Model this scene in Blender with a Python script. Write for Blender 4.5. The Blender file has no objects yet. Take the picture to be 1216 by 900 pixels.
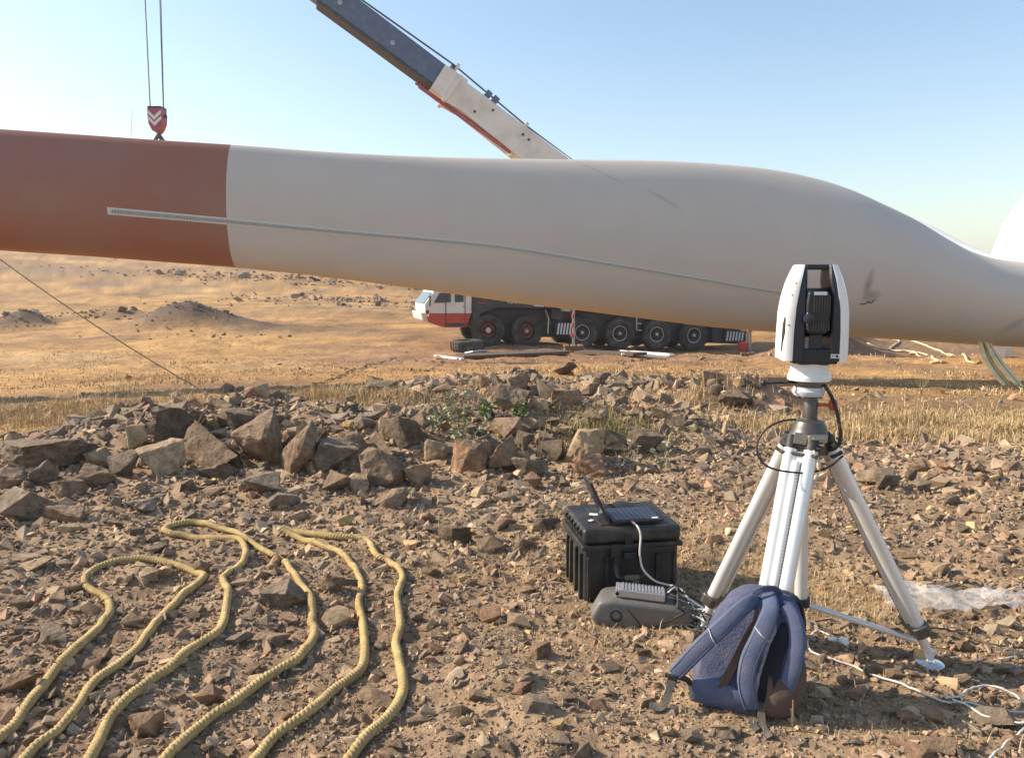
import bpy, bmesh, math, random
import numpy as np
from mathutils import Vector, Matrix, Quaternion
R = math.radians
rnd = random.Random(7)
rng = np.random.default_rng(7)
sc = bpy.context.scene
col = sc.collection

# ------------------------------------------------------------------ camera
F_PX, PITCH, EYE = 900.0, R(7.3), 1.6
cam_d = bpy.data.cameras.new('camera'); cam = bpy.data.objects.new('camera', cam_d); col.objects.link(cam)
cam_d.sensor_width = 36; cam_d.lens = F_PX/1216*36; cam_d.clip_start = .05; cam_d.clip_end = 8000
cam.location = (0, 0, EYE); cam.rotation_euler = (R(90)-PITCH, 0, 0)
sc.camera = cam
# ------------------------------------------------------------------ sky, sun, exposure
SUN_EL, SUN_DIR = R(33), Vector((-.975, .2, 0)).normalized()     # horizontal direction towards the sun
w = bpy.data.worlds.new('World'); sc.world = w; w.use_nodes = True
nt = w.node_tree; nt.nodes.clear()
sky = nt.nodes.new('ShaderNodeTexSky'); sky.sky_type = 'NISHITA'; sky.sun_disc = False
sky.sun_elevation = SUN_EL; sky.sun_rotation = math.atan2(SUN_DIR.x, SUN_DIR.y)
sky.altitude = 0; sky.air_density = 1.2; sky.dust_density = .9; sky.ozone_density = 1.4
bg = nt.nodes.new('ShaderNodeBackground'); bg.inputs['Strength'].default_value = .125
wo = nt.nodes.new('ShaderNodeOutputWorld')
nt.links.new(sky.outputs[0], bg.inputs[0]); nt.links.new(bg.outputs[0], wo.inputs[0])
sl = bpy.data.lights.new('sun', 'SUN'); sun = bpy.data.objects.new('sun', sl); col.objects.link(sun)
sl.energy = 4.6; sl.angle = R(.53); sl.color = (1, .87, .71)
sd = Vector((SUN_DIR.x*math.cos(SUN_EL), SUN_DIR.y*math.cos(SUN_EL), math.sin(SUN_EL)))
sun.rotation_euler = sd.to_track_quat('Z', 'Y').to_euler()
vs = sc.view_settings; vs.view_transform = 'Standard'; vs.look = 'None'; vs.exposure = .76; vs.gamma = 1

# ------------------------------------------------------------------ projection helpers (photo measurements -> metres)
cP, sP = math.cos(PITCH), math.sin(PITCH)
EYEV = np.array([0, 0, EYE])
def ray(px, py):
    v = -(py-450)/F_PX
    return np.array([(px-608)/F_PX, cP+v*sP, -sP+v*cP])
def gy(px, py, Y):
    r = ray(px, py); return EYEV+r*(Y/r[1])
def project(p):
    d = np.asarray(p, float)-EYEV
    f = d[..., 1]*cP-d[..., 2]*sP; u = d[..., 1]*sP+d[..., 2]*cP
    return 608+F_PX*d[..., 0]/f, 450-F_PX*u/f

# ------------------------------------------------------------------ noise and terrain height
def _hash(ix, iy, s):
    h = (ix.astype(np.int64)*374761393 + iy.astype(np.int64)*668265263 + s*1442695041) & 0xFFFFFFFF
    h = ((h ^ (h >> 13))*1274126177) & 0xFFFFFFFF
    return ((h ^ (h >> 16)) & 0xFFFFFF)/float(0xFFFFFF)
def vn(x, y, s=0):
    x = np.asarray(x, float); y = np.asarray(y, float)
    ix = np.floor(x); iy = np.floor(y); fx = x-ix; fy = y-iy
    fx = fx*fx*(3-2*fx); fy = fy*fy*(3-2*fy)
    a = _hash(ix, iy, s); b = _hash(ix+1, iy, s); c = _hash(ix, iy+1, s); d = _hash(ix+1, iy+1, s)
    return (a+(b-a)*fx+(c-a)*fy+(a-b-c+d)*fx*fy)*2-1
def fbm(x, y, s=0, o=4):
    t = 0; a = 1; n = 0
    for k in range(o):
        t = t+a*vn(x*2**k+k*17.3, y*2**k-k*9.1, s+k); n += a; a *= .5
    return t/n
def ss(a, b, x):
    t = np.clip((np.asarray(x, float)-a)/(b-a), 0, 1); return t*t*(3-2*t)
def bump(x, y, cx, cy, rx, ry):
    return np.exp(-((x-cx)/rx)**2-((y-cy)/ry)**2)
def rubble_mask(x, y):                     # 1 = broken rock and gravel, 0 = straw field
    az = x/np.maximum(y, .3)
    edge = 8.6+1.0*ss(-.45, -.2, az)+3.6*ss(-.28, -.1, az)-4.6*ss(.24, .42, az)
    edge = edge-1.4*ss(-.5, -.66, az)
    n = fbm(x*.8, y*.8, 5, 3)*1.1
    return 1-ss(edge-.5, edge+.7, y+n)
def height(x, y, micro=True):
    x = np.asarray(x, float); y = np.asarray(y, float)
    d = np.hypot(x, y); az = x/np.maximum(np.abs(y), .5)*np.where(y < 0, .3, 1)
    h = -1.05*ss(7, 30, d)
    hill = (9.2-3.6*ss(-.45, .5, az))
    h = h+hill*ss(34, 175, d)*(1+.05*fbm(x*.02, y*.02, 3, 3))
    h = h+.35*fbm(x*.07, y*.07, 11, 3)*ss(14, 40, d)+1.0*fbm(x*.012, y*.012, 12, 3)*ss(60, 200, d)
    # rock berms
    h = h+.30*np.exp(-((y-7.7-.25*np.sin(x*1.3))/.9)**2)*ss(-5.2, -3.7, x)*(1-ss(1.4, 2.6, x))*(1+.5*fbm(x*1.5, y*1.5, 21, 2))
    h = h+.22*np.exp(-((y-11.4)/1.3)**2)*ss(-3.5, -1.2, x)*(1-ss(2.0, 3.6, x))*(1+.5*fbm(x*1.1, y*1.1, 22, 2))
    h = h+.42*bump(x, y, 3.15, 10.2, .7, .6)+.18*bump(x, y, -3.6, 6.9, .7, .5)
    # mounds far out
    h = h+1.1*bump(x, y, -17.4, 40, 2.2, 2.0)+.45*bump(x, y, -15.5, 41, 4.5, 2.0)
    h = h+.8*bump(x, y, -26.5, 41, 1.2, 1.4)+.6*bump(x, y, -23, 45, 3.6, 2.0)
    h = h-.42*ss(-1, 8, x)*np.exp(-((y-32)/4.5)**4)*(1-ss(11, 15, x))
    h = h+1.35*bump(x, y, 12.6, 30.5, 1.6, 1.3)+.9*bump(x, y, 19, 33, 4, 2.2)
    h = h+.3*ss(6, 9, x)*np.exp(-((y-22)/2.4)**2)
    h = h+.13*fbm(x*.8, y*.8, 34, 4)*ss(13, 26, d)*(1-ss(90, 170, d))
    h = h+.02*fbm(x*1.3, y*1.3, 30, 3)*(1-ss(20, 40, d))
    if micro:
        m = rubble_mask(x, y)*(1-ss(9, 16, d))
        h = h+m*(.055*fbm(x*2.1, y*2.1, 31, 3)+.022*fbm(x*9, y*9, 33, 2)+.012*np.abs(fbm(x*26, y*26, 36, 2)))
        h = h+(1-m)*.05*fbm(x*2.7, y*2.7, 38, 3)*(1-ss(25, 50, d))
    # flatter where the gear stands
    g = np.maximum.reduce([bump(x, y, .6, 3.75, .55, .5), bump(x, y, 1.15, 3.0, .6, .5)])
    return h*(1-.75*np.clip(g*1.2, 0, 1))
def H(x, y): return float(height(x, y))
def ground_at(px, py, a=1.0):
    """the terrain point seen at a place of the photograph"""
    r = ray(px, py); b = 420.0
    for n in (500, 24):
        t = np.geomspace(a, b, n); Pp = EYEV+r*t[:, None]
        hit = np.nonzero(Pp[:, 2] < height(Pp[:, 0], Pp[:, 1]))[0]
        if not len(hit): return Pp[-1]
        i = max(int(hit[0]), 1); a, b = t[i-1], t[i]
    return EYEV+r*((a+b)/2)

# ------------------------------------------------------------------ object helpers
def tag(o, label=None, cat=None, group=None, kind=None):
    if label: o['label'] = label
    if cat: o['category'] = cat
    if group: o['group'] = group
    if kind: o['kind'] = kind
    return o
def thing(name, loc, label, cat, group=None):
    o = bpy.data.objects.new(name, None); o.location = loc; o.empty_display_size = .1
    col.objects.link(o); return tag(o, label, cat, group)
def wloc(o):
    v = Vector((0, 0, 0))
    while o: v = v+o.location; o = o.parent
    return v
def mesh_obj(name, verts, faces, mat, parent=None, smooth=False, sharp=None, bevel=0, loc=None, segs=2):
    me = bpy.data.meshes.new(name)
    base = wloc(parent) if parent else Vector((0, 0, 0))
    off = base if loc is None else Vector(loc)
    va = np.asarray(verts, float)-np.array(off)
    me.from_pydata(va.tolist(), [], [list(f) for f in faces]); me.update()
    bm = bmesh.new(); bm.from_mesh(me)
    bmesh.ops.remove_doubles(bm, verts=bm.verts, dist=1e-5)
    bmesh.ops.recalc_face_normals(bm, faces=bm.faces)
    if bevel:
        es = [e for e in bm.edges if len(e.link_faces) == 2 and e.calc_face_angle(0) > .5]
        bmesh.ops.bevel(bm, geom=es, offset=bevel, segments=segs, affect='EDGES', profile=.5, clamp_overlap=True)
    bm.to_mesh(me); bm.free()
    if smooth:
        me.shade_smooth()
        if sharp: me.set_sharp_from_angle(angle=R(sharp))
    me.materials.append(mat)
    o = bpy.data.objects.new(name, me); col.objects.link(o)
    if parent: o.parent = parent; o.location = (off-base)
    else: o.location = off
    return o
class G:
    """collects shapes; M maps local to world"""
    def __init__(s, M=None): s.v = []; s.f = []; s.M = M
    def add(s, vs, fs):
        n = len(s.v)
        for p in vs:
            s.v.append(tuple(s.M @ Vector(p)) if s.M is not None else tuple(p))
        s.f += [[i+n for i in f] for f in fs]; return s
    def box(s, c, d, rot=None):
        x, y, z = [k/2 for k in d]
        vs = [Vector((i*x, j*y, k*z)) for i in (-1, 1) for j in (-1, 1) for k in (-1, 1)]
        if rot is not None: vs = [rot @ q for q in vs]
        vs = [q+Vector(c) for q in vs]
        return s.add(vs, [(0, 1, 3, 2), (4, 6, 7, 5), (0, 4, 5, 1), (2, 3, 7, 6), (0, 2, 6, 4), (1, 5, 7, 3)])
    def prism(s, poly, vec):
        n = len(poly); vec = Vector(vec)
        a = [Vector(p) for p in poly]; b = [p+vec for p in a]
        return s.add(a+b, [list(range(n))[::-1], list(range(n, 2*n))]+[(i, (i+1) % n, (i+1) % n+n, i+n) for i in range(n)])
    def lathe(s, o, axis, prof, n=24, cap=True):
        ax = Vector(axis).normalized(); q = ax.to_track_quat('Z', 'Y'); o = Vector(o)
        vs = []
        for h, r in prof:
            for k in range(n):
                a = 2*math.pi*k/n; vs.append(o+q @ Vector((r*math.cos(a), r*math.sin(a), h)))
        fs = [(i*n+k, i*n+(k+1) % n, (i+1)*n+(k+1) % n, (i+1)*n+k) for i in range(len(prof)-1) for k in range(n)]
        if cap: fs += [list(range(n))[::-1], list(range((len(prof)-1)*n, len(prof)*n))]
        return s.add(vs, fs)
    def rod(s, a, b, r, r2=None, n=12):
        a = Vector(a); b = Vector(b); return s.lathe(a, b-a, [(0, r), ((b-a).length, r if r2 is None else r2)], n)
    def sweep(s, path, sec, up=(0, 0, 1), twist=0, taper=None, closed=False):
        """sec: list of (a,b) in frame (side, up). up may be a list per point"""
        P = [Vector(p) for p in path]; n = len(sec); vs = []
        prev = None; ang = 0
        for i, p in enumerate(P):
            t = (P[min(i+1, len(P)-1)]-P[max(i-1, 0)]).normalized()
            if isinstance(up, str):                 # parallel transport
                if prev is None:
                    prev = t.orthogonal().normalized()
                prev = (prev-t*prev.dot(t)).normalized(); u = prev
            else:
                u0 = Vector(up[i]) if isinstance(up, list) else Vector(up)
                u = (u0-t*u0.dot(t)); u = u.normalized() if u.length > 1e-6 else t.orthogonal().normalized()
            sd = t.cross(u)
            if i: ang += twist*(P[i]-P[i-1]).length
            ca, sa = math.cos(ang), math.sin(ang); k = taper[i] if taper else 1
            for a, b in sec:
                a2, b2 = (a*ca-b*sa)*k, (a*sa+b*ca)*k
                vs.append(p+sd*a2+u*b2)
        m = len(P)
        fs = [(i*n+k, i*n+(k+1) % n, (i+1)*n+(k+1) % n, (i+1)*n+k) for i in range(m-1) for k in range(n)]
        fs += [list(range(n))[::-1], list(range((m-1)*n, m*n))]
        return s.add(vs, fs)
    def tube(s, path, r, n=8): return s.sweep(path, circ(r, n), up='pt')
    def obj(s, name, mat, parent=None, **k): return mesh_obj(name, s.v, s.f, mat, parent, **k)
def circ(r, n=8, lobes=0, amp=0):
    return [((r*(1+amp*math.cos(lobes*2*math.pi*k/n)))*math.cos(2*math.pi*k/n), (r*(1+amp*math.cos(lobes*2*math.pi*k/n)))*math.sin(2*math.pi*k/n)) for k in range(n)]
def spline(pts, step):
    """Catmull-Rom through the points, resampled about every step"""
    P = [np.asarray(p, float) for p in pts]; P = [2*P[0]-P[1]]+P+[2*P[-1]-P[-2]]; out = []
    for i in range(1, len(P)-2):
        a, b, c, d = P[i-1:i+3]; n = max(2, int(np.linalg.norm(c-b)/step)+1)
        for k in range(n):
            t = k/n; out.append(.5*((2*b)+(-a+c)*t+(2*a-5*b+4*c-d)*t*t+(-a+3*b-3*c+d)*t**3))
    out.append(P[-2]); return out

# ------------------------------------------------------------------ materials
def material(name, color, rough=.6, metal=0, var=.12, scale=8, bump_=0, bscale=60, dirt=None, dirt_amt=.3, dscale=5, coat=0, extra=None):
    m = bpy.data.materials.new(name); m.use_nodes = True; n = m.node_tree.nodes; l = m.node_tree.links
    b = n['Principled BSDF']; b.inputs['Roughness'].default_value = rough; b.inputs['Metallic'].default_value = metal
    b.inputs['Coat Weight'].default_value = coat
    tc = n.new('ShaderNodeTexCoord')
    no = n.new('ShaderNodeTexNoise'); no.inputs['Scale'].default_value = scale; no.inputs['Detail'].default_value = 6
    l.new(tc.outputs['Object'], no.inputs['Vector'])
    mx = n.new('ShaderNodeMix'); mx.data_type = 'RGBA'
    mx.inputs['A'].default_value = (*[c*(1-var) for c in color], 1); mx.inputs['B'].default_value = (*[min(1, c*(1+var)) for c in color], 1)
    l.new(no.outputs['Fac'], mx.inputs['Factor']); last = mx.outputs['Result']
    if dirt:
        n2 = n.new('ShaderNodeTexNoise'); n2.inputs['Scale'].default_value = dscale; n2.inputs['Detail'].default_value = 8; n2.inputs['Roughness'].default_value = .65
        l.new(tc.outputs['Object'], n2.inputs['Vector'])
        mr = n.new('ShaderNodeMapRange'); mr.inputs['From Min'].default_value = .45; mr.inputs['From Max'].default_value = .72; mr.inputs['To Max'].default_value = dirt_amt
        l.new(n2.outputs['Fac'], mr.inputs['Value'])
        m2 = n.new('ShaderNodeMix'); m2.data_type = 'RGBA'; m2.inputs['B'].default_value = (*dirt, 1)
        l.new(mr.outputs[0], m2.inputs['Factor']); l.new(last, m2.inputs['A']); last = m2.outputs['Result']
    l.new(last, b.inputs['Base Color'])
    if bump_:
        n3 = n.new('ShaderNodeTexNoise'); n3.inputs['Scale'].default_value = bscale; n3.inputs['Detail'].default_value = 5
        l.new(tc.outputs['Object'], n3.inputs['Vector'])
        bp_ = n.new('ShaderNodeBump'); bp_.inputs['Strength'].default_value = bump_; bp_.inputs['Distance'].default_value = .01
        l.new(n3.outputs['Fac'], bp_.inputs['Height']); l.new(bp_.outputs[0], b.inputs['Normal'])
    return m
DUST = (.34, .25, .16)
M = dict(
    white_paint=material('white_paint', (.78, .76, .71), .4, var=.03, dirt=DUST, dirt_amt=.25),
    hub_white=material('hub_white', (.82, .81, .78), .35, var=.02),
    red_paint=material('red_paint', (.5, .05, .03), .45, dirt=DUST, dirt_amt=.3),
    crane_white=material('crane_white', (.76, .72, .64), .5, var=.06, scale=1.5, dirt=(.35, .22, .12), dirt_amt=.35, dscale=1.2),
    crane_blue=material('crane_blue', (.085, .12, .19), .4, var=.15, scale=1, dirt=(.3, .3, .3), dirt_amt=.25),
    crane_pink=material('crane_pink', (.36, .075, .1), .5, dirt=DUST, dirt_amt=.3),
    chassis=material('chassis_black', (.045, .043, .045), .6, dirt=(.16, .12, .09), dirt_amt=.45, dscale=2),
    tyre=material('tyre_rubber', (.035, .033, .03), .85, dirt=(.17, .13, .09), dirt_amt=.75, dscale=3, bump_=.3),
    rim_red=material('rim_red', (.2, .045, .035), .6, dirt=DUST, dirt_amt=.4),
    rim_dark=material('rim_dark', (.05, .045, .04), .6),
    rim_white=material('rim_white', (.62, .58, .5), .5, dirt=DUST, dirt_amt=.3),
    glass=material('window_glass', (.06, .08, .09), .08),
    steel=material('galvanised_steel', (.42, .41, .38), .4, .8, dirt=DUST, dirt_amt=.4),
    timber=material('timber', (.2, .13, .08), .8, var=.3, scale=20, bump_=.4),
    alu=material('aluminium_tube', (.74, .73, .7), .38, .35, var=.04, bump_=.04, bscale=300, dirt=(.5, .45, .36), dirt_amt=.35, dscale=4),
    alu_white=material('white_tube', (.78, .78, .76), .3, .35, var=.04, dirt=(.5, .44, .34), dirt_amt=.25, dscale=5),
    black_plastic=material('black_plastic', (.016, .017, .02), .45, bump_=.15, bscale=400, dirt=(.13, .11, .09), dirt_amt=.12),
    case_black=material('case_black', (.018, .018, .018), .5, bump_=.25, bscale=250, dirt=(.2, .15, .1), dirt_amt=.3, dscale=7),
    navy_black=material('navy_black', (.018, .021, .032), .38, bump_=.05),
    tracker_white=material('tracker_white', (.8, .8, .78), .35, var=.02, dirt=(.6, .55, .45), dirt_amt=.15),
    tracker_grey=material('tracker_grey', (.55, .57, .6), .4, var=.03),
    dark_metal=material('dark_metal', (.1, .095, .09), .42, .6, dirt=DUST, dirt_amt=.25),
    knob=material('orange_knob', (.5, .12, .04), .5),
    chrome=material('chrome', (.75, .75, .74), .15, 1, dirt=DUST, dirt_amt=.2),
    grey_plastic=material('grey_plastic', (.125, .12, .11), .5, bump_=.2, bscale=150, dirt=DUST, dirt_amt=.3, dscale=6),
    silver=material('silver_casing', (.55, .56, .57), .35, .6, dirt=DUST, dirt_amt=.2),
    cable_black=material('cable_black', (.02, .02, .02), .55, dirt=DUST, dirt_amt=.3, dscale=20),
    cable_white=material('cable_white', (.66, .62, .54), .55, dirt=DUST, dirt_amt=.5, dscale=12),
    navy=material('navy_fabric', (.055, .068, .13), .85, var=.2, scale=25, bump_=.5, bscale=120, dirt=(.3, .24, .18), dirt_amt=.22, dscale=9),
    navy_light=material('navy_padding', (.082, .108, .19), .85, var=.15, scale=30, bump_=.5, bscale=300, dirt=(.3, .24, .18), dirt_amt=.25, dscale=10),
    zip_hollow=material('zip_and_hollow_black', (.012, .013, .02), .9, bump_=.6, bscale=500),  # black for a zip and for the pack's shaded hollow
    brown=material('brown_mesh_fabric', (.1, .062, .05), .9, bump_=.6, bscale=400, dirt=DUST, dirt_amt=.2),
    webbing=material('webbing', (.06, .06, .055), .8, bump_=.6, bscale=400, dirt=DUST, dirt_amt=.35, dscale=15),
    reflective=material('reflective_piping', (.6, .6, .62), .35),
    solar=material('solar_cell', (.02, .022, .045), .25),
    grid=material('cell_grid', (.3, .3, .36), .4),
    sticker=material('sticker', (.7, .7, .68), .5),
    red_plug=material('red_plug', (.6, .06, .04), .5),
    sling=material('sling_webbing', (.92, .72, .4), .8, var=.15, dirt=DUST, dirt_amt=.4, dscale=3),
    pale_rope=material('pale_rope', (.62, .5, .3), .85, var=.15),
    thin_rope=material('thin_rope', (.3, .2, .1), .85),
    earth=material('dark_board', (.1, .07, .05), .9, var=.3),
    bright=material('bright_panel', (.8, .79, .75), .4),
    yellow_rope=None,
)
def attr_mat(name, attr=None, rough=.9, dust=.35, scale=18, bump_=.5, detail=.35, bscale=30, bdist=.02):
    """stone or soil: base colour from the object's own colour or a per-piece colour attribute"""
    m = bpy.data.materials.new(name); m.use_nodes = True; n = m.node_tree.nodes; l = m.node_tree.links
    b = n['Principled BSDF']; b.inputs['Roughness'].default_value = rough; b.inputs['Specular IOR Level'].default_value = .25
    if attr: src = n.new('ShaderNodeAttribute'); src.attribute_name = attr
    else: src = n.new('ShaderNodeObjectInfo')
    geo = n.new('ShaderNodeNewGeometry')
    no = n.new('ShaderNodeTexNoise'); no.inputs['Scale'].default_value = scale; no.inputs['Detail'].default_value = 7; no.inputs['Roughness'].default_value = .7
    l.new(geo.outputs['Position'], no.inputs['Vector'])
    mr = n.new('ShaderNodeMapRange'); mr.inputs['From Min'].default_value = .3; mr.inputs['From Max'].default_value = .7
    mr.inputs['To Min'].default_value = 1-detail; mr.inputs['To Max'].default_value = 1+detail
    l.new(no.outputs['Fac'], mr.inputs['Value'])
    mul = n.new('ShaderNodeVectorMath'); mul.operation = 'SCALE'
    l.new(src.outputs['Color'], mul.inputs[0]); l.new(mr.outputs[0], mul.inputs['Scale'])
    last = mul.outputs[0]
    if dust:                     # dust settled on upward faces
        sep = n.new('ShaderNodeSeparateXYZ'); l.new(geo.outputs['Normal'], sep.inputs[0])
        d1 = n.new('ShaderNodeMapRange'); d1.inputs['From Min'].default_value = .3; d1.inputs['From Max'].default_value = 1; d1.inputs['To Max'].default_value = dust
        l.new(sep.outputs['Z'], d1.inputs['Value'])
        n2 = n.new('ShaderNodeTexNoise'); n2.inputs['Scale'].default_value = scale*.4; n2.inputs['Detail'].default_value = 5
        l.new(geo.outputs['Position'], n2.inputs['Vector'])
        mm = n.new('ShaderNodeMath'); mm.operation = 'MULTIPLY'; l.new(d1.outputs[0], mm.inputs[0]); l.new(n2.outputs['Fac'], mm.inputs[1])
        mx = n.new('ShaderNodeMix'); mx.data_type = 'RGBA'; mx.inputs['B'].default_value = (.4, .29, .19, 1)
        l.new(mm.outputs[0], mx.inputs['Factor']); l.new(last, mx.inputs['A']); last = mx.outputs['Result']
    l.new(last, b.inputs['Base Color'])
    if bump_:
        n3 = n.new('ShaderNodeTexNoise'); n3.inputs['Scale'].default_value = bscale; n3.inputs['Detail'].default_value = 12; n3.inputs['Roughness'].default_value = .72
        l.new(geo.outputs['Position'], n3.inputs['Vector'])
        bp_ = n.new('ShaderNodeBump'); bp_.inputs['Strength'].default_value = bump_; bp_.inputs['Distance'].default_value = bdist
        l.new(n3.outputs['Fac'], bp_.inputs['Height']); l.new(bp_.outputs[0], b.inputs['Normal'])
    return m
M['rock'] = attr_mat('rock', None, dust=.45, bump_=1.0, detail=.6, scale=13, bscale=14, bdist=.06)
M['gravel'] = attr_mat('gravel', 'Col', dust=.45, bump_=.4)
M['ground'] = attr_mat('soil', 'Col', dust=0, scale=6, bump_=.9, bscale=45, detail=.4)
M['straw'] = attr_mat('straw', 'Col', dust=0, bump_=0, detail=.15, rough=.7)
M['leaf'] = material('green_leaf', (.12, .16, .06), .6, var=.4, scale=40)
M['stem'] = material('dry_stem', (.3, .22, .12), .8, var=.2)
# yellow rope
def rope_material():
    m = material('yellow_rope', (.66, .48, .2), .85, var=.3, scale=70, bump_=.9, bscale=300, dirt=(.3, .2, .1), dirt_amt=.75, dscale=8)
    return m
M['yellow_rope'] = rope_material()

# ------------------------------------------------------------------ ground sheet
def soil_color(x, y):
    d = np.hypot(x, y); az = x/np.maximum(y, .3)
    soil = np.array([.375, .255, .152]); soil2 = np.array([.27, .178, .105])
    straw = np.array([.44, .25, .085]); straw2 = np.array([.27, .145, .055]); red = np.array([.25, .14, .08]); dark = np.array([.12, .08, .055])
    L = lambda a, b, t: a+(b-a)*t[:, None]
    c = L(soil, soil2, ss(-.4, .4, fbm(x*1.7, y*1.7, 50, 4)))
    # dry grass litter patches near the gear
    lit = ss(.0, .5, fbm(x*1.3, y*1.3, 51, 4)+.55*bump(x, y, .9, 4.4, 1.4, .7)+.5*bump(x, y, 1.9, 3.6, .7, .5)-.25)
    c = L(c, np.array([.42, .28, .14]), lit*.6*(x > -.6))
    f = L(straw, straw2, ss(-.3, .5, fbm(x*.22, y*.5, 52, 5)))
    f = L(f, np.array([.45, .3, .135]), ss(.1, .7, fbm(x*.11, y*.3, 57, 4))*.7)
    track = ss(.25, .6, fbm(x*.09, y*.35, 53, 4)+.25*np.exp(-((d-36)/8)**2))
    f = L(f, straw2*.8, track*.7)
    worn = np.exp(-((y-26-.1*x)/6.5)**2)*ss(-11, -4, x)*(.75+.35*fbm(x*.5, y*.8, 54, 3))
    f = L(f, red, np.clip(worn, 0, 1))
    f = L(f, np.array([.2, .13, .08]), ss(.1, .45, fbm(x*.16+7, y*.5, 59, 5))*.6)
    far = ss(70, 200, d)
    f = L(f, np.array([.3, .175, .075]), far*.5)
    rough = ss(.18, .5, fbm(x*.06+3, y*.16, 55, 5))*ss(36, 60, d)
    f = L(f, np.array([.2, .14, .09]), rough*.6)
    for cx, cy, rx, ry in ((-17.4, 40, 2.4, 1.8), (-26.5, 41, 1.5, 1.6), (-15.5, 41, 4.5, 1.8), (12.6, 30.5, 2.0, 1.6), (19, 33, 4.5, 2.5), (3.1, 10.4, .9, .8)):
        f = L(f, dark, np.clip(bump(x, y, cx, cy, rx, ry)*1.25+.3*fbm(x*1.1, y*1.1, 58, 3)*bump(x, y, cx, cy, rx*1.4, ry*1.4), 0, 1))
    f = f*(1+.38*fbm(x*1.1, y*1.8, 60, 4)*ss(10, 20, d)+.25*fbm(x*.35, y*.9, 63, 4)*ss(25, 50, d))[:, None]
    m = rubble_mask(x, y)
    c = L(f, c, m)
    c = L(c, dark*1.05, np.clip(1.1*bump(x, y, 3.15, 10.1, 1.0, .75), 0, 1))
    return np.clip(c*(1+.18*fbm(x*4, y*4, 56, 3))[:, None], .01, 1)
def np_mesh(name, V, F, mat, C=None, smooth=False):
    me = bpy.data.meshes.new(name); k = F.shape[1]
    me.vertices.add(len(V)); me.vertices.foreach_set('co', V.astype(np.float32).ravel())
    me.loops.add(F.size); me.loops.foreach_set('vertex_index', F.astype(np.int32).ravel())
    me.polygons.add(len(F)); me.polygons.foreach_set('loop_start', np.arange(0, F.size, k, dtype=np.int32))
    me.polygons.foreach_set('loop_total', np.full(len(F), k, dtype=np.int32))
    me.polygons.foreach_set('use_smooth', np.full(len(F), smooth, dtype=bool))
    me.update(calc_edges=True)
    if C is not None:
        a = me.color_attributes.new('Col', 'FLOAT_COLOR', 'POINT')
        a.data.foreach_set('color', np.concatenate([C, np.ones((len(C), 1))], 1).astype(np.float32).ravel())
    me.materials.append(mat); o = bpy.data.objects.new(name, me); col.objects.link(o); return o
def build_ground():
    rad = [.01, .3, .6, .9, 1.15]; r = 1.35
    while r < 12.5: rad.append(r); r *= 1.0062
    while r < 70: rad.append(r); r *= 1.014
    while r < 900: rad.append(r); r *= 1.05
    rad = np.array(rad)
    ang = np.concatenate([np.linspace(R(42), R(138), 400), np.linspace(R(140), R(400), 60)])
    n = len(ang); A, B = np.meshgrid(ang, rad)
    x = (np.cos(A)*B).ravel(); y = (np.sin(A)*B).ravel(); z = height(x, y)
    V = np.stack([x, y, z], 1); i = np.arange(len(rad)-1)[:, None]*n; j = np.arange(n)[None]; j2 = (j+1) % n
    F = np.stack([i+j, i+n+j, i+n+j2, i+j2], -1).reshape(-1, 4)[:, ::-1]
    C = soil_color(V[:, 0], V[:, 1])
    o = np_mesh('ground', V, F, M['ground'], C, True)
    return tag(o, 'rubble and straw covered ground rising to a dry hillside', None, None, 'structure')
ground = build_ground()

# ------------------------------------------------------------------ stone prototypes
def hull(npts, seed, sub=0, amp=.0, flat=.65):
    r = random.Random(seed); bm = bmesh.new()
    for k in range(npts):
        while True:
            p = Vector((r.uniform(-1, 1), r.uniform(-1, 1), r.uniform(-1, 1)))
            if .72 < p.length < 1.12: break
        bm.verts.new((p.x, p.y*r.uniform(.7, .95), p.z*flat))
    res = bmesh.ops.convex_hull(bm, input=bm.verts)
    junk = [g for g in res['geom_interior']+res['geom_unused'] if isinstance(g, bmesh.types.BMVert)]
    if junk: bmesh.ops.delete(bm, geom=list(set(junk)), context='VERTS')
    if sub:
        bmesh.ops.bevel(bm, geom=list(bm.edges), offset=.022, segments=1, affect='EDGES', clamp_overlap=True)
        bmesh.ops.triangulate(bm, faces=bm.faces)
        for _ in range(sub):
            bmesh.ops.subdivide_edges(bm, edges=[e for e in bm.edges if e.calc_length() > .22], cuts=1, use_grid_fill=False)
            bmesh.ops.triangulate(bm, faces=bm.faces)
        from mathutils import noise
        for v in bm.verts:
            n1 = noise.noise(v.co*1.7+Vector((seed*3.1, 0, 0))); n2 = noise.noise(v.co*4.3+Vector((0, seed*1.7, 0))); n3 = noise.noise(v.co*9+Vector((0, 0, seed))); n4 = 1-2*abs(noise.noise(v.co*2.6+Vector((seed, 5, 0))))
            v.co *= 1+amp*(n1*.7+n2*.55+n3*.4+n4*.45)
    bmesh.ops.triangulate(bm, faces=bm.faces)
    bm.verts.ensure_lookup_table(); bm.verts.index_update()
    V = np.array([v.co[:] for v in bm.verts]); F = np.array([[v.index for v in f.verts] for f in bm.faces]); bm.free()
    c = (V.max(0)+V.min(0))/2; V = (V-c)/((V.max(0)-V.min(0))/2)      # unit box
    return V, F
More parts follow.
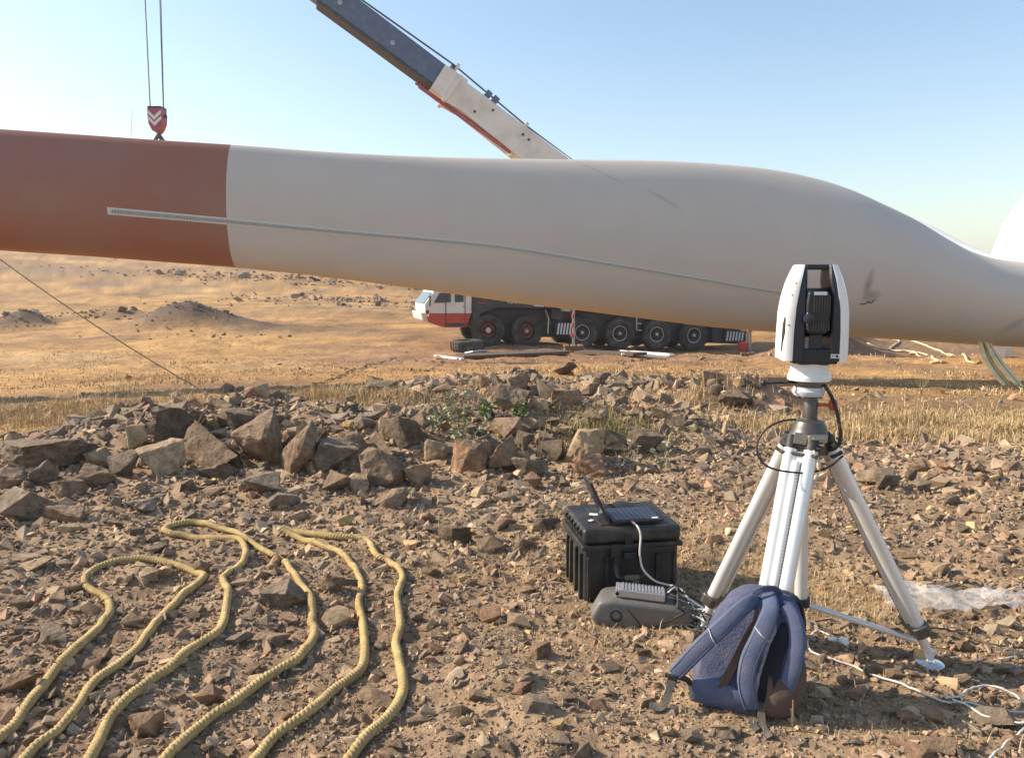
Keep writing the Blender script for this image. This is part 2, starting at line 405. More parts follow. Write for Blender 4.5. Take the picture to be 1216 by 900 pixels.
def rot_mats(n, tilt=.5):
    a = rng.uniform(0, 2*math.pi, n); b = rng.normal(0, tilt, n); c = rng.normal(0, tilt, n)
    ca, sa, cb, sb, cc, s_ = np.cos(a), np.sin(a), np.cos(b), np.sin(b), np.cos(c), np.sin(c)
    Z = np.zeros(n); O = np.ones(n)
    Rz = np.stack([ca, -sa, Z, sa, ca, Z, Z, Z, O], 1).reshape(n, 3, 3)
    Rx = np.stack([O, Z, Z, Z, cb, -sb, Z, sb, cb], 1).reshape(n, 3, 3)
    Ry = np.stack([cc, Z, s_, Z, O, Z, -s_, Z, cc], 1).reshape(n, 3, 3)
    return Rz @ Rx @ Ry
TONES = dict(grey=(.25, .193, .135), brown=(.305, .208, .13), reddish=(.34, .205, .122), tan=(.46, .33, .2), dark=(.165, .12, .08), yellow=(.52, .37, .17))
def tone_colors(n, spread=.18):
    names = ['grey', 'brown', 'reddish', 'tan', 'dark', 'yellow']; p = [.29, .36, .1, .12, .11, .02]
    c = np.array([TONES[k] for k in names])[rng.choice(6, n, p=p)]
    return c*(1+rng.normal(0, spread, (n, 1)))*(1+rng.normal(0, .02, (n, 3)))
def scatter_stones(name, x, y, size, protos, sink=.3, mat='gravel', flat=(.4, .8), tilt=.5, dim=1.0):
    n = len(x); z = height(x, y); cols = np.clip(tone_colors(n), .03, .8)*dim; Vs = []; Fs = []; Cs = []; off = 0
    k = rng.integers(0, len(protos), n)
    for i, (V, F) in enumerate(protos):
        idx = np.where(k == i)[0]
        if not len(idx): continue
        m = len(idx); s = size[idx, None]*np.stack([rng.uniform(.8, 1.25, m), rng.uniform(.6, 1, m), rng.uniform(*flat, m)], 1)/2
        P = np.einsum('nij,nvj->nvi', rot_mats(m, tilt), V[None]*s[:, None])
        P += np.stack([x[idx], y[idx], z[idx]+size[idx]*(.28-sink*.5)], 1)[:, None]
        Vs.append(P.reshape(-1, 3)); Fs.append((F[None]+(np.arange(m)*len(V))[:, None, None]+off).reshape(-1, 3)); off += m*len(V)
        Cs.append(np.repeat(cols[idx], len(V), 0))
    return np_mesh(name, np.vstack(Vs), np.vstack(Fs), M[mat], np.vstack(Cs))
small = [hull(8, 100+i) for i in range(14)]
mid = [hull(8+i % 6, 200+i) for i in range(18)]
def sample_ground(n, dmin, dmax, power=1.0, az=42):
    t = rng.uniform(0, 1, n); d = dmin*(dmax/dmin)**(t**power); a = rng.uniform(R(-az), R(az), n)
    return np.sin(a)*d, np.cos(a)*d, d
# grit: nearest band, 3-5 px pieces
x, y, d = sample_ground(46000, 1.7, 8.5, 1.05, 55)
k = rng.uniform(0, 1, len(x)) < (rubble_mask(x, y)*.97+.02)
x, y, d = x[k], y[k], d[k]
pxs = 3+3.2*rng.pareto(3.2, len(x))
tag(scatter_stones('gravel', x, y, np.minimum(pxs, 9)*d/F_PX, small), 'grey brown gravel and grit covering the near ground', None, None, 'stuff')
x, y, d = sample_ground(35500, 1.8, 13.5, .87, 54)
dens = rubble_mask(x, y)*(1-.45*bump(x, y, .2, 2.3, 1.0, .5))*(.65+.5*fbm(x*1.3, y*1.3, 77, 3))
dens = np.maximum(dens, .04)*(1-.7*bump(x, y, 1.4, 4.0, .9, .6))
k = rng.uniform(0, 1, len(x)) < dens
x, y, d = x[k], y[k], d[k]
k = (rng.uniform(0, 1, len(x)) > .75*bump(x, y, 3.15, 10.2, .8, .7))
x, y, d = x[k], y[k], d[k]
pxs = np.clip(6+3.9*rng.pareto(2.1, len(x)), 5.5, 23)
tag(scatter_stones('rubble', x, y, pxs*d/F_PX, mid, flat=(.4, .95), sink=.6), 'broken basalt rubble too small to pick apart singly', None, None, 'stuff')
xr = np.concatenate([rng.uniform(-5.2, 2.3, 1500), rng.normal(0, 1.6, 900)]); yr = np.concatenate([rng.normal(7.6, .6, 1500), rng.normal(10.9, .9, 900)])
yr[:1500] += .25*np.sin(xr[:1500]*1.3)
kk = fbm(xr*1.4, yr*1.4, 71, 3) > -.12; xr, yr = xr[kk], yr[kk]
pxs = np.clip(7+5*rng.pareto(2.0, len(xr)), 5, 24)
tag(scatter_stones('rubble', xr, yr, pxs*np.hypot(xr, yr)/F_PX, mid+[hull(9, 600+i) for i in range(6)], flat=(.45, .95), tilt=.7, sink=.45, dim=.78), 'jumbled broken stone filling the rock banks between the boulders', None, None, 'stuff')
# loose stones scattered across the straw field, far spoil lines
fx = []; fy = []; fs = []
for cx, cy, L_, n_, s_ in ((-24, 45, 5, 90, .35), (-12, 62, 16, 260, .5), (-26, 84, 22, 320, .6), (-4, 60, 14, 200, .45), (-17.4, 40, 3.2, 120, .22), (-15, 35, 8, 60, .15), (4, 24, 9, 150, .14), (0, 17, 8, 260, .12), (10, 13, 5, 120, .12), (-50, 120, 50, 240, .9), (-26.5, 41, 1.6, 60, .35), (3, 12.5, 3.0, 200, .14), (9, 30, 6, 120, .2)):
    fx += list(rng.normal(cx, L_*.5, n_)); fy += list(rng.normal(cy, L_*.13+.5, n_)); fs += list(s_*np.minimum(.35+.5*rng.pareto(3, n_), 1.9))
fx, fy, fs = np.array(fx), np.array(fy), np.minimum(np.array(fs), 1.2)
tag(scatter_stones('scree', fx, fy, fs, small), 'lines of small dark spoil stones out on the straw field and hillside', None, None, 'stuff')

# ------------------------------------------------------------------ individual boulders and stones
# (x, base y, width, height, tone) as measured
ROCKS = [
 (42,556,112,42,'grey'),(12,622,62,48,'grey'),(8,581,38,24,'brown'),(47,577,34,31,'grey'),(75,592,34,22,'brown'),(75,621,48,29,'brown'),(82,634,27,15,'tan'),
 (110,558,34,22,'tan'),(142,566,34,29,'grey'),(108,578,40,26,'brown'),(165,608,40,22,'grey'),(33,681,36,18,'tan'),(54,768,50,32,'grey'),(18,823,36,34,'reddish'),
 (165,875,42,36,'reddish'),(245,836,26,28,'reddish'),(333,728,62,44,'grey'),(175,692,25,20,'tan'),(392,705,38,30,'brown'),(442,842,56,32,'brown'),
 (160,538,26,27,'tan'),(200,534,46,44,'dark'),(184,566,46,40,'tan'),(240,556,76,46,'brown'),(256,568,54,26,'dark'),(283,514,56,22,'dark'),(302,558,66,62,'brown'),
 (352,566,44,58,'brown'),(368,538,34,30,'dark'),(397,561,48,36,'grey'),(304,591,48,24,'grey'),(331,605,44,22,'grey'),(402,585,38,22,'brown'),
 (418,547,36,29,'reddish'),(450,547,38,29,'brown'),(480,531,44,34,'dark'),(408,558,30,28,'grey'),(452,579,50,41,'brown'),(422,584,30,20,'tan'),(495,579,32,25,'brown'),
 (514,545,34,21,'tan'),(557,561,44,36,'reddish'),(595,561,38,38,'brown'),(622,541,21,25,'dark'),(612,554,34,18,'tan'),(633,581,20,17,'reddish'),(600,597,28,13,'grey'),(464,605,48,28,'brown'),
 (694,553,46,40,'tan'),(702,568,37,26,'reddish'),(728,541,46,30,'dark'),(768,541,42,28,'dark'),(656,549,30,23,'dark'),(628,566,40,25,'grey'),
 (583,463,30,18,'brown'),(613,471,32,26,'brown'),(652,478,27,26,'grey'),(673,488,36,25,'brown'),(672,446,26,15,'dark'),(800,459,34,14,'dark'),(848,455,28,18,'reddish'),
 (605,493,44,31,'brown'),(643,488,24,14,'tan'),(880,487,42,20,'dark'),(602,521,34,21,'brown'),(450,468,36,16,'dark'),(522,467,18,13,'brown'),(412,512,13,9,'yellow'),
 (541,649,42,31,'dark'),(581,657,33,25,'brown'),(624,656,27,24,'brown'),(600,631,24,20,'brown'),(545,694,19,16,'yellow'),(650,631,35,20,'dark'),
 (1058,579,33,18,'dark'),(1037,577,30,18,'tan'),(1094,561,22,14,'brown'),(1166,611,17,15,'tan'),(1082,627,14,10,'yellow'),(1097,691,13,11,'yellow'),(1086,664,34,15,'brown'),
 (1186,867,66,38,'grey'),(1113,861,27,24,'brown'),(1122,898,40,28,'brown'),(1078,858,21,17,'reddish'),(1152,894,19,15,'yellow'),(1198,804,29,17,'grey'),(1103,905,40,18,'reddish'),
 (950,791,25,16,'reddish'),(957,749,24,14,'tan'),(1203,887,23,17,'reddish'),(620,825,23,18,'reddish'),(638,848,40,22,'grey'),(675,834,22,15,'brown'),(554,861,23,11,'yellow'),
 (497,861,30,18,'brown'),(545,851,26,22,'brown'),(568,833,25,18,'brown'),(692,903,30,24,'brown'),(409,807,27,17,'tan'),(617,745,31,20,'brown'),(518,778,19,22,'reddish'),(449,735,23,15,'tan'),
 (77,747,21,14,'tan'),(117,785,22,18,'brown'),(322,767,38,24,'brown'),(343,743,18,14,'tan'),(282,768,34,20,'grey'),(238,684,18,21,'reddish'),
 (560,478,26,16,'grey'),(540,500,30,18,'brown'),(632,512,26,18,'brown'),(500,505,26,15,'brown'),(700,505,26,14,'brown'),(575,540,28,18,'grey'),(345,540,34,22,'dark'),(645,530,24,16,'brown'),
 (700,470,24,14,'brown'),(735,465,22,12,'grey'),(440,500,24,13,'grey'),(250,590,26,13,'brown'),(215,585,26,14,'brown'),(350,620,28,15,'brown'),(270,512,30,20,'brown'),(325,512,26,18,'brown'),(225,512,30,22,'grey'),
]
NB = len(ROCKS)
ROPE_PATHS = [
 [(-30, 905), (0, 882), (33, 845), (66, 800), (98, 768), (122, 744), (131, 730), (126, 716), (110, 706), (101, 697), (103, 686), (118, 676), (145, 669), (180, 669), (212, 675), (240, 686), (238, 694), (215, 712), (196, 733), (180, 752), (160, 778), (135, 798), (108, 820), (93, 845), (70, 873), (38, 898), (10, 925)],
 [(95, 925), (112, 896), (128, 865), (150, 838), (180, 812), (205, 795), (230, 775), (255, 757), (265, 744), (268, 730), (271, 705), (265, 692), (270, 684), (284, 674), (292, 661), (288, 648), (276, 642), (250, 642), (222, 640), (203, 637), (196, 631), (208, 626), (232, 624), (250, 626), (275, 634), (300, 648), (322, 662), (332, 668), (345, 680), (355, 694), (368, 712), (371, 735), (370, 745), (374, 752), (370, 766), (355, 786), (330, 803), (300, 822), (270, 843), (240, 865), (205, 895), (180, 925)],
 [(290, 925), (316, 894), (345, 868), (370, 848), (393, 828), (415, 812), (430, 797), (433, 780), (432, 755), (429, 735), (426, 720), (430, 704), (426, 688), (416, 672), (408, 663), (398, 658), (385, 653), (365, 646), (345, 638), (332, 632), (342, 632), (370, 637), (400, 640), (425, 642), (438, 648), (447, 662), (462, 671), (475, 680), (478, 692), (472, 710), (474, 730), (475, 750), (470, 770), (474, 790), (478, 810), (478, 828), (468, 848), (450, 868), (425, 893), (400, 925)]]
_rp = np.array([(a[0]+(b[0]-a[0])*t, a[1]+(b[1]-a[1])*t) for P_ in ROPE_PATHS for a, b in zip(P_, P_[1:]) for t in (0, .25, .5, .75)])
def on_rope(px, py, w_, h_):
    return bool(np.any((np.abs(_rp[:, 0]-px) < w_*.5+7) & (_rp[:, 1] < py+4) & (_rp[:, 1] > py-h_-6)))
def area(px, py):
    if py > 905 or px < 0 or px > 1216: return None
    if py < 470: return 'in the straw just this side of the crane' if px > 560 else 'in the straw field left of the crane'
    if py < 515:
        for a, t in ((330, 'on the crest of the rock bank, far left'), (500, 'on the rock bank left of the leafy weeds'), (600, 'beside the leafy weeds on the rock bank'), (760, 'behind the green grass tuft on the rock bank'), (905, 'on the dark low mound left of the tracker head')):
            if px < a: return t
        return 'in the straw right of the tripod head'
    if py < 560:
        for a, t in ((130, 'at the left edge by the straw'), (225, 'at the left end of the boulder bank'), (330, 'in the heap of the largest boulders'), (430, 'right of the heap of the largest boulders'), (530, 'below the crest left of the leafy weeds'), (650, 'at the foot of the leafy weeds'), (790, 'under the green grass tuft'), (905, 'between the weeds and the left tripod leg')):
            if px < a: return t
        return 'on the rubble right of the tripod head'
    if py < 615:
        for a, t in ((130, 'on the rubble at the far left'), (260, 'below the left end of the boulder bank'), (390, 'just above the tops of the yellow rope loops'), (520, 'on the slope above the right rope loop'), (680, 'on the slope up from the black case'), (860, 'behind the black case'), (1000, 'behind the tripod legs')):
            if px < a: return t
        return 'right of the tripod, halfway up the rubble'
    if py < 690:
        for a, t in ((110, 'far left, above the leftmost rope loop'), (200, 'left of the top of the rope loops'), (330, 'inside the tops of the rope loops'), (480, 'around the right rope loop top'), (580, 'between the right rope loop and the black case'), (670, 'just left of the black case'), (860, 'between the black case and the tripod'), (1000, 'between the tripod legs')):
            if px < a: return t
        return 'above the crumpled clear plastic'
    if py < 770:
        for a, t in ((105, 'left of the leftmost rope'), (235, 'between the two left ropes'), (370, 'between the middle rope strands'), (480, 'between the two right rope strands'), (600, 'right of the ropes'), (700, 'left of the grey equipment pouch'), (850, 'between pouch and backpack'), (1010, 'under the tripod'),):
            if px < a: return t
        return 'beside the right tripod foot'
    if py < 835:
        for a, t in ((90, 'under the leftmost rope at the left edge'), (200, 'between the lower left rope strands'), (330, 'between the third and fourth rope strands'), (470, 'between the lower right rope strands'), (600, 'right of the lower rope strand'), (780, 'in the gravel in front of the pouch'), (945, 'in front of the backpack'), (1110, 'in the shadow by the backpack')):
            if px < a: return t
        return 'below the right tripod foot'
    for a, t in ((110, 'in the bottom left corner'), (250, 'at the bottom between the left ropes'), (420, 'at the bottom between the right ropes'), (560, 'at the bottom right beside the rightmost rope'), (700, 'at the bottom middle of the gravel'), (860, 'at the bottom below the backpack'), (1030, 'at the bottom edge under the shadow'),):
        if px < a: return t
    return 'beside the white cable at the bottom right'
# further stones by the same measure, random but kept clear of the gear and the listed ones
KEEP = [(640,590,840,770),(780,660,980,860),(870,480,1020,760)]
tries = 0
while len(ROCKS) < 292 and tries < 20000:
    tries += 1
    py = 505+400*rnd.random()**.85; px = rnd.uniform(4, 1212)
    if py < 560 and px > 870: continue
    if py < 520 and px < 120: continue
    wv = min(34, 15.5+5*rnd.expovariate(1)); 
    if py < 600: wv *= .85
    if any(a-8 < px < c+8 and b < py < d_+6 for a, b, c, d_ in KEEP): continue
    if any(abs(px-q[0]) < (wv+q[2])*.5 and abs(py-q[1]) < (wv+q[3])*.32 for q in ROCKS): continue
    if on_rope(px, py, wv, wv*.7): continue
    t = rnd.choices(['grey', 'brown', 'reddish', 'tan', 'dark', 'yellow'], [.3, .32, .17, .12, .07, .02])[0]
    ROCKS.append((px, py, wv, wv*rnd.uniform(.5, .85), t))
big_protos = [hull(9+(i % 6), 300+i, 3, .13) for i in range(26)]
big_meshes = []
for i, (V, F) in enumerate(big_protos):
    me = bpy.data.meshes.new('boulder'); me.from_pydata(V.tolist(), [], F.tolist()); me.materials.append(M['rock']); big_meshes.append(me)
mid_meshes = []
for i in range(24):
    V, F = hull(8+i % 5, 400+i, 1, .05)
    me = bpy.data.meshes.new('stone'); me.from_pydata(V.tolist(), [], F.tolist()); me.materials.append(M['rock']); mid_meshes.append(me)
placed = []
for i, (px, by, wp, hp, tone) in enumerate(ROCKS):
    p = ground_at(px, by); d = p[1]*cP-(p[2]-EYE)*sP; s = d/F_PX
    W = wp*s; Hh = hp*s
    D = W*rnd.uniform(.6, .9)
    cy = p[1]+D*.42
    gz = float(height(np.array([p[0], p[0]-W*.3, p[0]+W*.3]), np.array([cy]*3)).min())
    drop = math.atan2(EYE-p[2], p[1])
    zh = max(Hh-D*.55*math.sin(drop), Hh*.62)
    big = wp > 36 or (i < 60 and wp > 30)
    if by < 600: W *= 1.08; D *= 1.15; zh *= 1.25
    me = rnd.choice(big_meshes if big else mid_meshes)
    o = bpy.data.objects.new('boulder' if big else 'stone', me); col.objects.link(o)
    o.scale = (W/2*1.03, D/2, zh/2*1.12)
    q = rnd.choice([0, math.pi])+rnd.uniform(-.25, .25)
    o.rotation_euler = (rnd.uniform(-.12, .12), rnd.uniform(-.22, .22), q)
    o.location = (p[0], cy, gz+zh*.40)
    c = TONES[tone]; f = rnd.uniform(.88, 1.15); o.color = (c[0]*f, c[1]*f, c[2]*f, 1)
    placed.append([o, px, by, wp, hp, tone, big])
# labels: area + tone + what ranks it there
SP = {(42, 556): 'wide low slab-like grey boulder at the left border with straw behind it',
      (47, 577): 'rounded rough grey boulder tucked below the wide slab at the far left',
      (333, 728): 'large triangular grey boulder with the yellow rope running over its right side',
      (165, 875): 'reddish block of rock under the third rope strand at the bottom left',
      (302, 558): 'tallest brown boulder at the centre of the heap of largest boulders',
      (240, 556): 'broadest brown boulder in the heap, half pale and half in shade',
      (352, 566): 'tall leaning brown slab at the right end of the boulder heap',
      (200, 534): 'dark upright boulder topping the left part of the boulder heap',
      (694, 553): 'tan faced boulder right below the green grass tuft',
      (848, 455): 'reddish boulder alone in straw just left of the tracker',
      (800, 459): 'low dark boulder alone in straw below the rear crane wheels',
      (412, 512): 'small whitish yellow stone on the bank left of the leafy weeds',
      (1186, 867): 'biggest flat grey boulder crossed by the white cables at the bottom right',
      (442, 842): 'brown boulder lying against the rightmost rope strand near the bottom'}
TN = dict(grey='grey', brown='brown', reddish='reddish brown', tan='pale tan', dark='dark brown', yellow='yellowish')
classes = {}
for i, r_ in enumerate(placed):
    o, px, by, wp, hp, tone, big = r_
    kind = 'boulder' if big else 'stone'
    tag(o, None, kind, 'boulders of the rock bank and rubble' if big else 'loose stones lying in the rubble')
    if (px, by) in SP: o['label'] = SP[(px, by)]; continue
    sh = 'flat' if hp/wp < .56 else ('upright' if hp/wp > .88 else 'blocky')
    classes.setdefault((area(px, min(by, 904)) or 'at the left edge', tone, sh, kind), []).append((i, px, by, wp*hp))
for (ar, tone, sh, kind), L_ in classes.items():
    base = f'{sh} {TN[tone]} {kind} {ar}'; left = list(L_)
    if len(left) == 1: placed[left[0][0]][0]['label'] = base; continue
    order = [('largest', lambda q: -q[3]), ('leftmost', lambda q: q[1]), ('rightmost', lambda q: -q[1]), ('nearest', lambda q: -q[2]), ('farthest', lambda q: q[2]), ('smallest', lambda q: q[3])]
    for wd, key in order:
        if not left: break
        b_ = min(L_, key=key)
        if b_ in left:
            placed[b_[0]][0]['label'] = f'{wd} {base}'; left.remove(b_)
    for q in left: placed[q[0]][0]['label'] = f'middle {base}'

# ------------------------------------------------------------------ dry grass (stuff)
def grass(name, x, y, hmean, mat, cols, width=.0035, lean=.5, label=''):
    n = len(x); z = height(x, y); hgt = hmean*rng.uniform(.45, 1.35, n); d = np.hypot(x, y); wd = width*(.7+.12*d)*rng.uniform(.7, 1.3, n)
    a = rng.uniform(0, 2*math.pi, n); le = np.abs(rng.normal(0, lean, n)); b = rng.uniform(0, 2*math.pi, n)
    dx, dy = np.cos(a)*le, np.sin(a)*le; up = 1/np.sqrt(1+le**2)
    base = np.stack([x, y, z-.01], 1); sx = np.stack([np.cos(b)*wd, np.sin(b)*wd, np.zeros(n)], 1)
    m1 = base+np.stack([dx*.3, dy*.3, up*.62], 1)*hgt[:, None]; tip = base+np.stack([dx*1.0, dy*1.0, up*.95], 1)*hgt[:, None]
    V = np.stack([base-sx, base+sx, m1+sx*.7, m1-sx*.7, tip], 1).reshape(-1, 3); o5 = np.arange(n)*5
    F = np.concatenate([np.stack([o5, o5+1, o5+2], 1), np.stack([o5, o5+2, o5+3], 1), np.stack([o5+3, o5+2, o5+4], 1)])
    c = np.array(cols)[rng.integers(0, len(cols), n)]*rng.uniform(.75, 1.25, (n, 1))
    o = np_mesh(name, V, F, mat, np.repeat(c, 5, 0)); return tag(o, label, None, None, 'stuff')
STRAW = [(.5, .36, .18), (.44, .3, .14), (.62, .48, .27), (.36, .24, .12)]
x, y, d = sample_ground(150000, 7.6, 34, 1.15, 40)
m = (1-rubble_mask(x, y)); c = fbm(x*1.1, y*1.1, 61, 3)
worn = np.exp(-((y-27-.1*x)/5)**2)*ss(-9, -3, x)
k = rng.uniform(0, 1, len(x)) < m*np.clip(.30+c*1.7, .02, 1)*(1-.9*worn)*(1-.6*ss(16, 34, d))
k &= ~((bump(x, y, 3.1, 10.4, 1.2, 1.0) > .4) & (rng.uniform(0, 1, len(x)) < .8))
x, y = x[k], y[k]
grass('dry_grass', x, y, np.maximum(.03, .075+.08*fbm(x*.7, y*.7, 62, 3)), M['straw'], STRAW, .003, 1.1, label='golden dry grass across the straw field')
# taller straw at right behind the tripod, and at the left behind the slab
xs = []; ys = []
for cx, cy, rx, ry, n_ in ((3.6, 8.3, 1.2, .5, 2600), (4.9, 8.1, 1.5, .5, 11000), (6.6, 9.0, 1.8, .8, 9000), (-5.4, 9.6, 2.0, 1.1, 11000), (-4.0, 9.0, 1.0, .6, 4500), (-2.4, 10.2, 1.8, .8, 5500), (2.3, 9.8, .8, .5, 900)):
    xs += list(rng.normal(cx, rx*.6, n_)); ys += list(rng.normal(cy, ry*.6, n_))
xs, ys = np.array(xs), np.array(ys)
hh_ = .17*(.5+.9*np.clip(fbm(xs*2.2, ys*2.2, 66, 3)+.35, 0, 1))
grass('tall_dry_grass', xs, ys, hh_, M['straw'], STRAW, .0024, .9, label='taller pale straw in clumps along the edge of the rubble')
# straw litter among the stones
xs = []; ys = []
for cx, cy, rx, ry, n_ in ((.95, 4.2, .7, .35, 5200), (1.6, 3.6, .4, .25, 2600), (1.0, 3.15, .5, .3, 900), (.3, 3.3, .35, .25, 700), (-.2, 4.3, .7, .5, 900), (2.3, 3.0, .6, .4, 1100), (1.3, 5.6, 1.6, .6, 1500), (-.5, 2.6, 1.2, .4, 220), (2.6, 5.2, 1.0, .9, 1200), (1.2, 2.65, .5, .15, 500), (.7, 4.9, .8, .4, 1500)):
    xs += list(rng.normal(cx, rx*.7, n_)); ys += list(rng.normal(cy, ry*.7, n_))
xs, ys = np.array(xs), np.array(ys)
grass('straw_litter', xs, ys, .055, M['straw'], STRAW, .0014, 1.6, label='flattened straw litter among the stones round the case and tripod')
p = ground_at(722, 512); n_ = 1500
xg = rng.normal(p[0], .3, n_); yg = rng.normal(p[1], .28, n_)
grass('green_grass', xg, yg, .13, M['straw'], [(.2, .19, .06), (.34, .26, .1), (.46, .34, .16)], .0028, .7, label='greenish grass tuft growing between the boulders on the bank')

# ------------------------------------------------------------------ wind turbine blade (root at the right, tip far left)
A0 = gy(0, 225, 13.6); B0 = gy(1216, 360, 17.0)
TOP = [(-900, 120), (-300, 136), (0, 153), (100, 160), (200, 167), (278, 172), (400, 181), (500, 186), (600, 188.5), (700, 190), (780, 191), (850, 195), (900, 200), (950, 209), (1000, 224), (1040, 242), (1080, 262), (1111, 281), (1142, 297.5), (1162, 304), (1190, 309), (1216, 311.5), (1300, 313)]
BOT = [(-900, 225), (-300, 268), (0, 298), (100, 304.5), (200, 312), (278, 318), (400, 331), (500, 344), (600, 358), (700, 370), (780, 380), (850, 388.5), (887, 391.5), (950, 396), (1000, 399), (1113, 406), (1210, 412), (1300, 414)]
_tabs = {}
def interp(tab, x):
    if id(tab) not in _tabs:
        xs_ = np.array([t[0] for t in tab], float); ys_ = np.array([t[1] for t in tab], float); _tabs[id(tab)] = (xs_, ys_, np.gradient(ys_, xs_))
    xs_, ys_, m = _tabs[id(tab)]; i = int(np.clip(np.searchsorted(xs_, x)-1, 0, len(xs_)-2)); h_ = xs_[i+1]-xs_[i]; t = (x-xs_[i])/h_
    return ((2*t**3-3*t**2+1)*ys_[i]+(t**3-2*t**2+t)*h_*m[i]+(-2*t**3+3*t**2)*ys_[i+1]+(t**3-t**2)*h_*m[i+1])
def axisY(px):
    Y = 15.0
    for _ in range(12):
        X = gy(px, 300, Y)[0]; Y = A0[1]+(X-A0[0])*(B0[1]-A0[1])/(B0[0]-A0[0])
    return Y
_secs = {}
def section(px):
    if px not in _secs: _secs[px] = section_(px)
    return _secs[px]
def section_(px):
    Y = axisY(px); t = gy(px, interp(TOP, px), Y); b = gy(px, interp(BOT, px), Y)
    Hh = (t[2]-b[2])/2; c = (t+b)/2; bl = 1-float(ss(860, 1215, px))
    T = Hh*(1-bl)+bl*Hh*(.36+.12*float(ss(300, 850, px)))
    return c, Hh, T, bl
def blade_pt(px, th, off=0):
    """th: 0 top, pi/2 near side, pi bottom"""
    c, Hh, T, bl = section(px)
    t = (1-math.cos(th))/2; s_ = math.sin(th)
    f = abs(s_)*(1-bl)+bl*(.45*abs(s_)+.55*(t**.85*(1-t)**.5/.40))
    return np.array([c[0]-off*.15*(1 if s_ > 0 else 0), c[1]-(T*f+off)*(1 if s_ >= 0 else -1), c[2]+(Hh+off*.0)*math.cos(th)])
def blade_th(px, py):
    """near-side angle that projects to py"""
    a, b = .02, math.pi-.02                 # the projected height falls steadily over most of the near face
    for _ in range(16):
        m = (a+b)/2
        if float(project(blade_pt(px, m))[1]) < py: a = m
        else: b = m
    return (a+b)/2
blade = thing('wind_turbine_blade', (B0[0], B0[1], float(B0[2])), 'huge white wind turbine blade with a red painted band, held up before the crane', 'turbine blade')
def skin(pxs_, name, mat, K=72):
    g = G(); n = K
    for px in pxs_:
        for k in range(K):
            th = 2*math.pi*k/K; g.v.append(tuple(blade_pt(px, th if th <= math.pi else th-2*math.pi)))
    for i in range(len(pxs_)-1):
        g.f += [(i*n+k, i*n+(k+1) % n, (i+1)*n+(k+1) % n, (i+1)*n+k) for k in range(n)]
    g.f += [list(range(n))[::-1], list(range((len(pxs_)-1)*n, len(pxs_)*n))]
    return g.obj(name, mat, blade, smooth=True, sharp=70)
# weathered white gelcoat with the scuffs and the smudge near the root
mb = material('blade_white', (.57, .505, .435), .6, var=.03, scale=.35, dirt=(.47, .4, .33), dirt_amt=.25, dscale=1.2)
def stain(m, spots, colr, amt=.6):
    n = m.node_tree.nodes; l = m.node_tree.links; b = n['Principled BSDF']; tc = [k for k in n if k.type == 'TEX_COORD'][0]
    src = b.inputs['Base Color'].links[0].from_socket
    for (c, sx, sz, rot, ns) in spots:
        mp = n.new('ShaderNodeMapping'); mp.vector_type = 'TEXTURE'; mp.inputs['Location'].default_value = c; mp.inputs['Rotation'].default_value = (0, rot, 0); mp.inputs['Scale'].default_value = (sx, 40, sz)
        l.new(tc.outputs['Object'], mp.inputs['Vector'])
        ln = n.new('ShaderNodeVectorMath'); ln.operation = 'LENGTH'; l.new(mp.outputs[0], ln.inputs[0])
        no = n.new('ShaderNodeTexNoise'); no.inputs['Scale'].default_value = ns; no.inputs['Detail'].default_value = 6; l.new(tc.outputs['Object'], no.inputs['Vector'])
        ad = n.new('ShaderNodeMath'); ad.operation = 'ADD'; l.new(ln.outputs['Value'], ad.inputs[0])
        sc_ = n.new('ShaderNodeMath'); sc_.operation = 'MULTIPLY_ADD'; l.new(no.outputs['Fac'], sc_.inputs[0]); sc_.inputs[1].default_value = 1.6; sc_.inputs[2].default_value = -.8
        l.new(sc_.outputs[0], ad.inputs[1])
        mr = n.new('ShaderNodeMapRange'); mr.inputs['From Min'].default_value = 1.0; mr.inputs['From Max'].default_value = .1; mr.inputs['To Max'].default_value = amt
        l.new(ad.outputs[0], mr.inputs['Value'])
        mx = n.new('ShaderNodeMix'); mx.data_type = 'RGBA'; mx.inputs['B'].default_value = (*colr, 1); l.new(mr.outputs[0], mx.inputs['Factor']); l.new(src, mx.inputs['A']); src = mx.outputs['Result']
    l.new(src, b.inputs['Base Color'])
def bl_local(px, py):
    p = blade_pt(px, blade_th(px, py)); return tuple(float(a-b) for a, b in zip(p, (B0[0], B0[1], B0[2])))
stain(mb, [(bl_local(1007, 337), .11, .36, R(14), 4), (bl_local(1012, 350), .2, .17, 0, 4)], (.24, .2, .17), .75)
stain(mb, [(bl_local(712, 206), .75, .03, R(27), 3), (bl_local(782, 238), .5, .05, R(30), 3), (bl_local(1178, 385), .5, .12, R(-35), 2)], (.36, .32, .28), .6)
red_m = material('blade_red', (.31, .12, .07), .42, var=.06, scale=.6, dirt=(.3, .19, .14), dirt_amt=.5, dscale=.7)
skin([-900, -800, -700, -600, -500, -420, -340, -260, -200, -140, -100, -60]+list(range(-20, 271, 20))+[278], 'red_band', red_m)
skin([278]+list(range(286, 1300, 8))+[1300], 'blade_shell', mb)
